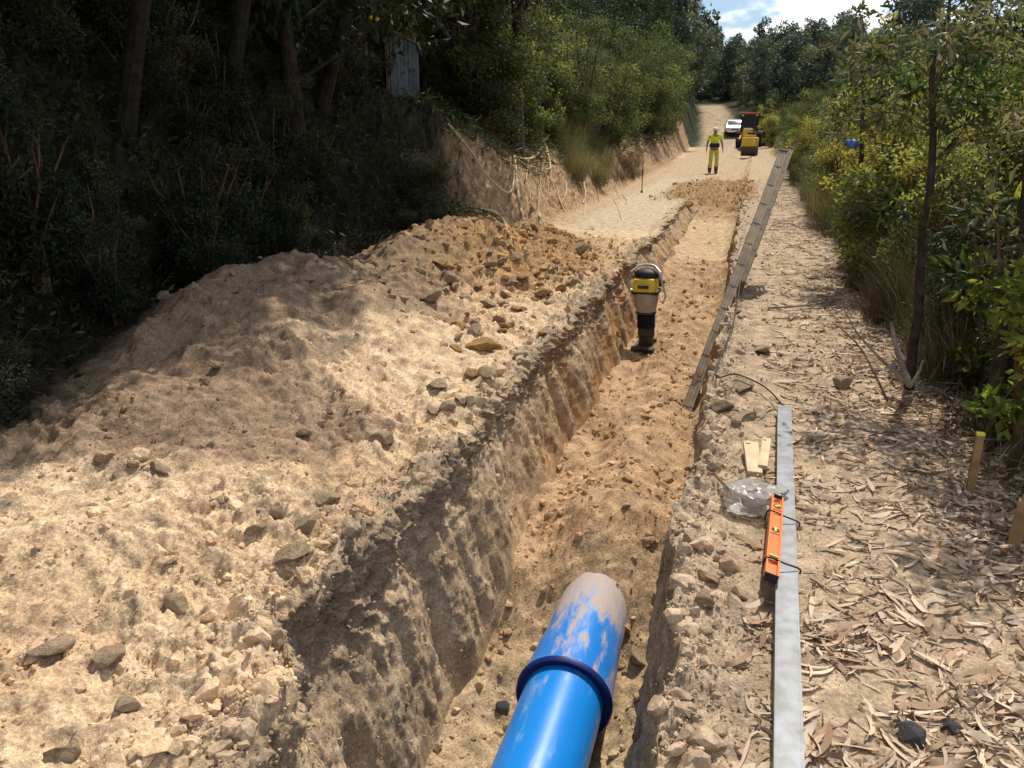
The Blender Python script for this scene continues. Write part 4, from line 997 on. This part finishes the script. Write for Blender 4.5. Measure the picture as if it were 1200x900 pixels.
def rail(s0, s1, x, y, dep):
    b = MB(); L0 = s1-s0; zc = (s0+s1)/2
    b.box(loc(x, y, zc), (.004, dep, L0), rot)
    for sg in (-1, 1): b.box(loc(x+(.011 if x < .1 else -.011), y+sg*(dep/2-.0015), zc), (.018, .0029, L0-.004), rot)
    for sg in (-1, 1): b.box(loc(x-.0055, y+sg*dep*.17, zc), (.007, .006, L0-.01), rot).box(loc(x-.006, y+sg*(dep/2-.004), zc), (.008, .007, L0-.012), rot)
    return b
for (s0, s1, y, dep, nm) in ((0, Ltot*.98, 0, .095, 'lower_section'), (Ltot*.46, Ltot, .074, .05, 'upper_section')):
    sec_o = rail(s0, s1, 0, y, dep).build(nm, M['ladder'], e, smooth=False)
    rail(s0, s1, W_, y, dep).build('far_rail', M['ladder'], sec_o, smooth=False)
    s = s0+.16
    while s < s1:
        MB().cyl(loc(.003, y, s), loc(W_-.003, y, s), .015, n=10).build('rung', M['ladder'], sec_o)
        MB().box(loc(-.0045, y, s), (.004, dep*.86, .012), rot, bevel=.001).cyl(loc(-.009, y, s), loc(-.004, y, s), .012, n=10).build('bracket', M['ladder'], sec_o)
        s += .30
    MB().box(loc(.004, y, s1+.006), (.035, dep+.006, .02), rot, bevel=.003).build('end_cap', M['black'], sec_o)
MB().box(loc(.008, 0, -.02), (.05, .10, .05), rot, bevel=.006).build('foot', M['black'], e)
b = MB()
for k in range(7): b.box(loc(-.0052, -.02+.007*(k % 3), .40+k*.022), (.0012, .03+.01*(k % 2), .012), rot)
b.build('label_sticker', M['redtext'], e, smooth=False)
prop(e, 'dusty aluminium extension ladder leaning up out of the trench', 'ladder')
c0_ = LA+rot @ Vector((-.012, .05, Ltot*.46)); g1 = onground(838, 442)
curve_thing('black_cord', 'black cord hanging from the ladder joint down to the lip', 'cord', [c0_, c0_.lerp(g1, .5)+Vector((.03, -.02, -.02)), g1+Vector((0, 0, .02)), onground(862, 449)+Vector((0, 0, .06)), onground(895, 464)+Vector((0, 0, .05)), b1+Vector((0, 0, .01))], .006, 'black', taper=.2)

# ------------------------------------------------------------------ rammer
M['ryellow'] = mat('yellow_machine_paint', (.80, .56, .02), .35, var=.12, bump=.03, spec=.5, dirt=(.55, .36, .05), scale=9)
M['bellows'] = mat('beige_bellows', (.40, .34, .25), .7, var=.2, bump=.2)
M['chrome'] = mat('worn_white_steel', (.62, .60, .60), .35, metal=.4, var=.2)
M['darkmetal'] = mat('dusty_dark_metal', (.04, .033, .027), .6, metal=.3, var=.5, scale=14, dirt=(.10, .075, .05))
p = onground(757, 408); D_ = p.y; top = at(755, 309, Y=p.y); s = (top.z-p.z)/1.0
e = empty('trench_rammer', p+Vector((0, 0, -.01)), (R(3), R(-2), R(-6)), s); e.scale = (s*1.16, s*1.1, s)
MB().box((0, -.05, .02), (.24, .33, .028), bevel=.01).box((0, -.22, .045), (.22, .05, .03), Matrix.Rotation(R(35), 3, 'X'), bevel=.01).box((0, .10, .05), (.18, .06, .06), bevel=.01).build('ramming_shoe', M['darkmetal'], e)
MB().lathe([(.075, .03), (.082, .05), (.078, .12), (.088, .15), (.088, .24), (.08, .26)], 28).build('lower_housing', M['darkmetal'], e)
pr = []
for k in range(8): pr += [(.098, .255+k*.022), (.082, .266+k*.022)]
pr.append((.09, .43)); MB().lathe(pr, 28).build('rubber_bellows', M['black'], e)
MB().lathe([(.082, .43), (.095, .435), (.100, .46), (.108, .50), (.118, .56), (.125, .62), (.130, .66), (.122, .68)], 32).build('beige_sleeve', M['bellows'], e)
MB().lathe([(.105, .425), (.107, .43), (.107, .445), (.10, .45)], 28).build('clamp_ring', M['darkmetal'], e)
MB().box((0, 0, .69), (.27, .20, .045), bevel=.012).build('engine_plate', M['darkmetal'], e)
b = MB().box((0, -.03, .785), (.25, .23, .16), bevel=.045, taper=.86); tk = b.build('fuel_tank', M['ryellow'], e)
MB().box((0, -.149, .775), (.11, .004, .038)).build('name_plate', M['darkmetal'], tk); MB().cyl((.0, -.05, .865), (.0, -.05, .89), .028, n=16).build('filler_cap', M['black'], tk)
MB().sph((0, .01, .885), .125, (1, .85, .62), 24).build('engine_cover', M['black'], e)
MB().box((0, .12, .80), (.20, .10, .14), bevel=.02).build('engine', M['darkmetal'], e)
MB().cyl((.10, .10, .74), (.15, .12, .80), .035, n=14).build('muffler', M['darkmetal'], e)
hp_ = []
for sg in (-1, 1):
    MB().tube([(sg*.14, .16, .50), (sg*.175, .13, .60), (sg*.182, .0, .72), (sg*.172, -.06, .84), (sg*.15, -.04, .93), (sg*.09, .02, .985)], .012, 10).build('handle_tube', M['chrome'], e)
MB().tube([(-.09, .02, .985), (-.04, .04, 1.0), (.04, .04, 1.0), (.09, .02, .985)], .013, 10).build('grip', M['chrome'], e)
MB().tube([(-.178, .05, .69), (0, .13, .66), (.178, .05, .69)], .010, 8).build('cross_tube', M['chrome'], e)
prop(e, 'yellow topped trench rammer standing upright in the trench', 'rammer')

# ------------------------------------------------------------------ worker
M['hivis'] = mat('hi_vis_yellow', (.62, .80, .03), .8, var=.25, scale=9, bump=.4, bscale=12, bdist=.03)
M['hivis2'] = mat('hi_vis_trousers', (.55, .58, .08), .85, var=.25, scale=9, bump=.4, bscale=12, bdist=.03)
M['skin'] = mat('tanned_skin', (.36, .19, .12), .6, var=.1)
M['dkcloth'] = mat('dark_cloth', (.03, .03, .05), .9, var=.3); M['boot'] = mat('brown_boot', (.10, .04, .02), .8, var=.3)
M['whitecap'] = mat('white_cap', (.75, .74, .70), .8, var=.1); M['eye'] = mat('dark_eye', (.02, .02, .02), .3, bump=0); M['reflect'] = mat('reflective_band', (.6, .6, .6), .4, var=.05)
def skin(name, joints, edges, m, parent, root=0, sub=2):
    me = bpy.data.meshes.new(name); me.from_pydata([j[0] for j in joints], edges, [])
    o = bpy.data.objects.new(name, me); col.objects.link(o)
    sm = o.modifiers.new('s', 'SKIN'); sm.use_smooth_shade = True
    for i, j in enumerate(joints):
        rr = j[1] if isinstance(j[1], tuple) else (j[1], j[1]); me.skin_vertices[0].data[i].radius = rr; me.skin_vertices[0].data[i].use_root = (i == root)
    ss = o.modifiers.new('u', 'SUBSURF'); ss.levels = ss.render_levels = sub
    dg = bpy.context.evaluated_depsgraph_get(); me2 = bpy.data.meshes.new_from_object(o.evaluated_get(dg)); me2.name = name
    bpy.data.objects.remove(o); bpy.data.meshes.remove(me); me2.materials.clear(); me2.polygons.foreach_set('use_smooth', [True]*len(me2.polygons))
    return link(name, me2, m, parent)
p = onground(835, 203); top = at(835, 149, Y=p.y); hs_ = (top.z-p.z)/1.78
w = empty('person', p, (0, 0, R(8)), hs_)
hipL, hipR = (.10, 0, .92), (-.10, 0, .92)
kL, kR, aL, aR = (.12, -.06, .50), (-.11, .02, .49), (.12, -.02, .09), (-.12, .10, .10)
shL, shR = (.19, 0, 1.44), (-.19, 0, 1.44)
eL, eR, wL, wR = (.29, .03, 1.17), (-.28, .04, 1.17), (.33, -.08, .93), (-.31, -.06, .93)
J = [((0, 0, .97), (.15, .11)), ((0, 0, 1.15), (.13, .10)), ((0, 0, 1.36), (.16, .11)), ((0, 0, 1.50), (.06, .06)), ((0, -.015, 1.60), (.068, .085)), ((0, -.01, 1.69), (.075, .09)), ((0, 0, 1.745), (.05, .06)),
     (shL, .06), (eL, .045), (wL, .028), (shR, .06), (eR, .045), (wR, .028),
     (hipL, .085), (kL, .06), (aL, .04), (hipR, .085), (kR, .06), (aR, .04), ((.13, -.13, .04), .04), ((-.13, -.02, .05), .04)]
E = [(0, 1), (1, 2), (2, 3), (3, 4), (4, 5), (5, 6), (2, 7), (7, 8), (8, 9), (2, 10), (10, 11), (11, 12), (0, 13), (13, 14), (14, 15), (0, 16), (16, 17), (17, 18), (15, 19), (18, 20)]
def hand(wrist, sg):
    wv = Vector(wrist); dn = Vector((sg*.10, -.25, -1)).normalized(); fwd = Vector((0, -1, -.2)).normalized()
    i0 = len(J); J.append((tuple(wv+dn*.045), (.022, .034))); E.append(((9 if sg > 0 else 12), i0))
    for k, ln in enumerate((.075, .085, .08, .062)):
        bp_ = wv+dn*.085+fwd*(.03-.02*k); i = len(J)
        J.append((tuple(bp_), .010)); J.append((tuple(bp_+dn*ln*.5+Vector((-sg*.006, 0, 0))), .009)); J.append((tuple(bp_+dn*ln*.95+Vector((-sg*.025, 0, 0))), .007)); E.extend([(i0, i), (i, i+1), (i+1, i+2)])
    i = len(J); J.append((tuple(wv+dn*.04+fwd*.04), .011)); J.append((tuple(wv+dn*.075+fwd*.062), .009)); E.extend([(i0, i), (i, i+1)])
hand(wL, 1); hand(wR, -1)
body = skin('body', J, E, M['skin'], w)
MB().sph((0, -.112, 1.615), .018, (.8, 1, 1.3), 10).build('nose', M['skin'], w)
for sg in (-1, 1):
    MB().sph((sg*.03, -.098, 1.645), .011, (1.2, .5, .8), 10).build('eye', M['eye'], w); MB().sph((sg*.082, .005, 1.63), .024, (.4, .8, 1.3), 10).build('ear', M['skin'], w)
MB().box((0, -.102, 1.575), (.045, .008, .010), bevel=.002).build('mouth', M['boot'], w)
MB().sph((0, .0, 1.70), .098, (.95, 1.08, .82), 20).box((0, -.115, 1.695), (.13, .09, .014), bevel=.006).build('cap', M['whitecap'], w)
skin('shirt', [((0, 0, 1.02), (.17, .13)), ((0, 0, 1.2), (.165, .125)), ((0, 0, 1.37), (.19, .125)), ((0, 0, 1.475), (.09, .08)), (shL, .078), ((.255, .02, 1.27), .068), (shR, .078), ((-.25, .025, 1.27), .068)],
     [(0, 1), (1, 2), (2, 3), (2, 4), (4, 5), (2, 6), (6, 7)], M['hivis'], w)
skin('trousers', [((0, 0, 1.0), (.165, .125)), ((.10, 0, .86), (.10, .105)), ((.12, -.05, .5), .085), ((.12, -.02, .16), .075), ((-.10, 0, .86), (.10, .105)), ((-.11, .02, .49), .085), ((-.12, .095, .17), .075)],
     [(0, 1), (1, 2), (2, 3), (0, 4), (4, 5), (5, 6)], M['hivis2'], w)
MB().lathe([(.19, 1.0), (.20, 1.03), (.20, 1.12), (.185, 1.16)], 28, Matrix.Diagonal((1, .8, 1, 1))).build('waist_jacket', M['dkcloth'], w)
for (x, y, z) in ((.12, -.02, .0), (-.12, .095, .01)):
    MB().cyl((x, y, z+.06), (x, y, z+.30), .07, .082, n=16).box((x, y-.05, z+.04), (.10, .27, .08), bevel=.03).build('boot', M['boot'], w)
prop(w, 'worker in yellow hi vis shirt and trousers with white cap, walking on the track', 'person')

# ------------------------------------------------------------------ machines and van far up the track
M['red'] = mat('faded_red_paint', (.50, .09, .05), .5, var=.3); M['white'] = mat('white_paint', (.75, .75, .74), .35, var=.06, bump=0, spec=.5)
M['glass'] = mat('dark_glass', (.03, .04, .05), .12, var=.1, bump=0, spec=.8); M['tyre'] = mat('tyre_rubber', (.025, .024, .024), .85, var=.3); M['lamp'] = mat('lamp_lens', (.7, .7, .66), .2, bump=0)
M['tail'] = mat('plate_white', (.7, .7, .65), .5, bump=0)
def wheel(par, x, y, r_, wd, rim='white'):
    t = MB().lathe([(r_*.62, -wd/2), (r_*.95, -wd/2), (r_, -wd*.35), (r_, wd*.35), (r_*.95, wd/2), (r_*.62, wd/2)], 24, Matrix.Translation((x, y, r_)) @ Matrix.Rotation(R(90), 4, 'Y')).build('wheel', M['tyre'], par)
    MB().lathe([(.01, -wd*.42), (r_*.3, -wd*.42), (r_*.62, -wd*.3), (r_*.62, wd*.3), (r_*.3, wd*.42), (.01, wd*.42)], 20, Matrix.Translation((x, y, r_)) @ Matrix.Rotation(R(90), 4, 'Y')).build('rim', M[rim], t)
# car facing the camera (-Y)
p = at(859, 166, Y=88); z0 = float(H0(np.array(p.x), np.array(88.)))
e = empty('parked_car', (p.x, 88, z0), (0, 0, R(4)))
bm = bmesh.new()
prof = [(-2.1, .35), (-2.1, .62), (-1.95, .78), (-1.15, .95), (-.45, 1.42), (.9, 1.48), (1.75, 1.25), (2.05, .95), (2.1, .4)]
rows = []
for x, k in ((-.86, .0), (-.80, 1), (.80, 1), (.86, 0)):
    rows.append([bm.verts.new((x*(1 if z < 1.0 else (.80 if z > 1.3 else .9)), y, z if k else min(z, .9)+(z-.9)*.93*(z > .9))) for y, z in prof])
for a, b in zip(rows, rows[1:]):
    for i in range(len(prof)-1): bm.faces.new((a[i], a[i+1], b[i+1], b[i]))
bm.faces.new(rows[0]); bm.faces.new(rows[-1][::-1]); bm.faces.new((rows[0][0], rows[1][0], rows[2][0], rows[3][0])); bm.faces.new((rows[0][-1], rows[1][-1], rows[2][-1], rows[3][-1]))
b = MB(); b.bm.free(); b.bm = bm; b.build('body', M['white'], e)
MB().box((0, -.83, 1.19), (1.32, .012, .62), Matrix.Rotation(R(-57), 3, 'X'), bevel=.004).build('windscreen', M['glass'], e)
for sg in (-1, 1):
    MB().box((sg*.80, .2, 1.17), (.012, 1.7, .30), Matrix.Rotation(R(-sg*12), 3, 'Y')).build('side_window', M['glass'], e)
    MB().box((sg*.62, -2.09, .66), (.34, .06, .14), bevel=.02).build('headlight', M['lamp'], e)
    MB().box((sg*.93, -.75, 1.0), (.16, .08, .12), bevel=.02).build('mirror', M['white'], e)
MB().box((0, -2.11, .58), (.75, .04, .12), bevel=.01).build('grille', M['black'], e); MB().box((0, -2.12, .40), (1.6, .10, .14), bevel=.03).build('bumper', M['white'], e); MB().box((0, -2.175, .42), (.5, .01, .1)).build('number_plate', M['tail'], e)
for sx in (-.78, .78):
    for yy in (-1.3, 1.3): wheel(e, sx, yy, .31, .2)
prop(e, 'small white car parked far up the dirt track', 'car')
# tractor digger with red roof
p = at(876, 172, Y=70); z0 = float(H0(np.array(p.x), np.array(70.)))
e = empty('tractor_loader', (p.x, 71, z0), (0, 0, R(-3)))
MB().box((0, .6, 1.0), (1.0, 2.4, .5), bevel=.05).box((0, -1.0, 1.15), (.75, 1.5, .55), bevel=.08).build('chassis', M['ryellow'], e)
cb_ = MB()
for sx in (-.62, .62):
    for yy in (-.2, 1.1): cb_.box((sx, yy, 1.95), (.09, .09, 1.35))
cb_.box((0, .45, 1.3), (1.25, 1.35, .10)).build('cab_frame', M['black'], e)
MB().box((0, .45, 2.66), (1.5, 1.6, .14), bevel=.05).build('roof', M['red'], e)
MB().box((0, -.21, 1.95), (1.1, .012, 1.15)).build('windscreen', M['glass'], e); MB().box((0, 1.12, 1.95), (1.1, .012, 1.15)).build('rear_window', M['glass'], e)
MB().box((0, -1.1, 1.47), (.62, 1.1, .10), bevel=.03).build('bonnet', M['white'], e)
for sg in (-1, 1):
    wheel(e, sg*.82, 1.1, .68, .42, 'ryellow'); wheel(e, sg*.68, -1.5, .42, .28, 'ryellow'); MB().box((sg*.55, -.22, 2.5), (.16, .06, .12), bevel=.01).build('work_light', M['lamp'], e)
    MB().box((sg*.52, -1.5, .9), (.10, 2.2, .14), Matrix.Rotation(R(14), 3, 'X')).build('loader_arm', M['red'], e)
MB().box((0, 1.9, 1.5), (.35, .5, 1.4), bevel=.05).build('rear_mast', M['red'], e)
prop(e, 'red roofed tractor loader parked behind the yellow roller', 'tractor')
# small yellow tandem roller in front of it
p = at(878, 181, Y=52); z0 = float(H0(np.array(p.x), np.array(52.)))
e = empty('road_roller', (p.x, 52.6, z0), (0, 0, R(-5)))
for yy, nm in ((-.62, 'front_drum'), (.62, 'rear_drum')):
    MB().lathe([(.02, -.42), (.30, -.42), (.30, .42), (.02, .42)], 28, Matrix.Translation((0, yy, .30)) @ Matrix.Rotation(R(90), 4, 'Y')).build(nm, M['darkmetal'], e)
MB().box((0, 0, .80), (.86, 1.6, .52), bevel=.09).build('engine_housing', M['ryellow'], e)
MB().box((0, .05, 1.10), (.5, .7, .10), bevel=.04).box((0, .35, 1.22), (.46, .1, .24), bevel=.03).build('seat', M['black'], e)
MB().box((0, -.35, 1.14), (.62, .3, .14), bevel=.03).build('control_panel', M['ryellow'], e); MB().tube([(0, -.3, 1.15), (0, -.15, 1.33)], .02, 6).tube([(.14*math.cos(k*.785), -.14+.05*math.sin(k*.785), 1.35+.12*math.sin(k*.785)) for k in range(8)], .015, 6, closed=True).build('steering_wheel', M['black'], e)
for sg in (-1, 1): MB().box((sg*.44, -.3, .42), (.05, 1.2, .16), bevel=.02).build('side_frame', M['darkmetal'], e)
for sg in (-1, 1): MB().sph((sg*.3, -.80, .86), .05, (1, .4, 1), 10).build('headlight', M['lamp'], e)
prop(e, 'small yellow road roller parked in front of the red roofed tractor', 'roller')

# ------------------------------------------------------------------ shed sheets up the left slope, blue sheet in the thicket
M['sheet'] = mat('weathered_metal_sheet', (.17, .19, .21), .6, metal=.2, var=.35, scale=3, dirt=(.07, .07, .075))
q0 = at(458, 86, Y=13.6); q1 = at(490, 84, Y=14.6); qt = at(474, 36, Y=14.0)
hh_ = qt.z-q0.z; wv = q1-q0; wl_ = Vector((wv.x, wv.y, 0)).length
e = empty('metal_shed', (q0.x, q0.y, q0.z), (0, 0, math.atan2(wv.y, wv.x)))
bm = bmesh.new(); nn_ = 80; rws = []
for k in range(nn_+1):
    x = wl_*k/nn_; yb = .035*math.sin(k/nn_*math.pi*2*7); rws.append((bm.verts.new((x, yb, -1.2)), bm.verts.new((x, yb, hh_*(1-.25*k/nn_)))))
for a, b in zip(rws, rws[1:]): bm.faces.new((a[0], b[0], b[1], a[1]))
b = MB(); b.bm.free(); b.bm = bm; b.build('corrugated_wall', M['sheet'], e)
MB().box((wl_*.5, .6, hh_*.86), (wl_*1.1, 1.3, .04), Matrix.Rotation(R(8), 3, 'Y')).build('roof', M['sheet'], e)
for x in (0.02, wl_-.02): MB().box((x, .06, 0), (.06, .06, hh_*1.3+1.0)).build('post', M['oldwood'], e)
prop(e, 'grey corrugated metal shed half hidden among the dark trunks', 'shed')
for i, (px, py) in enumerate(((434, 20), (442, 23), (458, 27))):
    p = at(px, py, Y=12.4); o = MB().sph((0, 0, 0), .035, (1, 1, 1.15), 14).tube([(0, 0, .04), (.01, 0, .10), (.0, .02, .2)], .004, 5).build('yellow_ball', M['ryellow']); o.location = p  # small plain yellow balls on short stalks
    prop(o, ['leftmost of three small yellow balls hanging near the shed', 'middle of three small yellow balls hanging near the shed', 'rightmost yellow ball, closest to the shed'][i], 'fruit')
M['bluesheet'] = mat('blue_plastic_sheet', (.07, .16, .42), .5, var=.4, scale=8)
p = at(998, 168, Y=9.2); V = ICO3[0].copy(); V = V*(1+1.2*fbm(V[:, 0], V[:, 1], V[:, 2], 1.8, 3, .7))[:, None]*np.array([.06, .035, .045])
o = link('plastic_sack', npmesh('plastic_sack', V, ICO3[1]), M['bluesheet']); o.location = p; prop(o, 'scrap of blue plastic caught in the yellow green shrubs', 'plastic')

# unused prototypes
for k, e in PROTO.items():
    if k not in used:
        for c in list(e.children): bpy.data.objects.remove(c)
        bpy.data.objects.remove(e)

# grass tufts along the right verge
# ------------------------------------------------------------------ light
SUN_EL, SUN_AZ = R(56), R(9)      # azimuth measured from +Y towards +X
S = Vector((math.sin(SUN_AZ)*math.cos(SUN_EL), math.cos(SUN_AZ)*math.cos(SUN_EL), math.sin(SUN_EL)))
sd = bpy.data.lights.new('sun', 'SUN'); sd.energy = 5.0; sd.angle = R(.5); sd.color = (1, .93, .80)
so = bpy.data.objects.new('sun', sd); col.objects.link(so); so.rotation_euler = S.to_track_quat('Z', 'Y').to_euler()
wd = bpy.data.worlds.new('World'); sc.world = wd; wd.use_nodes = True; nt = wd.node_tree; N, L_ = nt.nodes, nt.links; N.clear()
out = N.new('ShaderNodeOutputWorld'); bg = N.new('ShaderNodeBackground'); sky = N.new('ShaderNodeTexSky'); sky.sky_type = 'NISHITA'; sky.sun_disc = False
sky.sun_elevation = SUN_EL; sky.sun_rotation = SUN_AZ; sky.air_density = 1.2; sky.dust_density = 1.2; sky.ozone_density = 1.5
tc = N.new('ShaderNodeTexCoord'); mp = N.new('ShaderNodeMapping'); mp.inputs['Scale'].default_value = (1, 1, 3.2); L_.new(tc.outputs['Generated'], mp.inputs[0])
cn = N.new('ShaderNodeTexNoise'); cn.inputs['Scale'].default_value = 4.2; cn.inputs['Detail'].default_value = 8; cn.inputs['Roughness'].default_value = .55; L_.new(mp.outputs[0], cn.inputs['Vector'])
cr = N.new('ShaderNodeMapRange'); cr.interpolation_type = 'SMOOTHSTEP'; cr.inputs[1].default_value = .49; cr.inputs[2].default_value = .57; L_.new(cn.outputs[0], cr.inputs[0])
mx = N.new('ShaderNodeMix'); mx.data_type = 'RGBA'; mx.inputs[7].default_value = (17, 17, 17, 1); L_.new(cr.outputs[0], mx.inputs[0]); tn = N.new('ShaderNodeVectorMath'); tn.operation = 'MULTIPLY'; tn.inputs[1].default_value = (.85, 1.0, 1.22); L_.new(sky.outputs[0], tn.inputs[0]); L_.new(tn.outputs[0], mx.inputs[6])
L_.new(mx.outputs[2], bg.inputs[0]); bg.inputs[1].default_value = .095; L_.new(bg.outputs[0], out.inputs[0])
sc.view_settings.view_transform = 'Standard'; sc.view_settings.look = 'None'; sc.view_settings.exposure = 0
sc.cycles.max_bounces = 6; sc.cycles.diffuse_bounces = 3; sc.cycles.transmission_bounces = 4; sc.cycles.transparent_max_bounces = 8
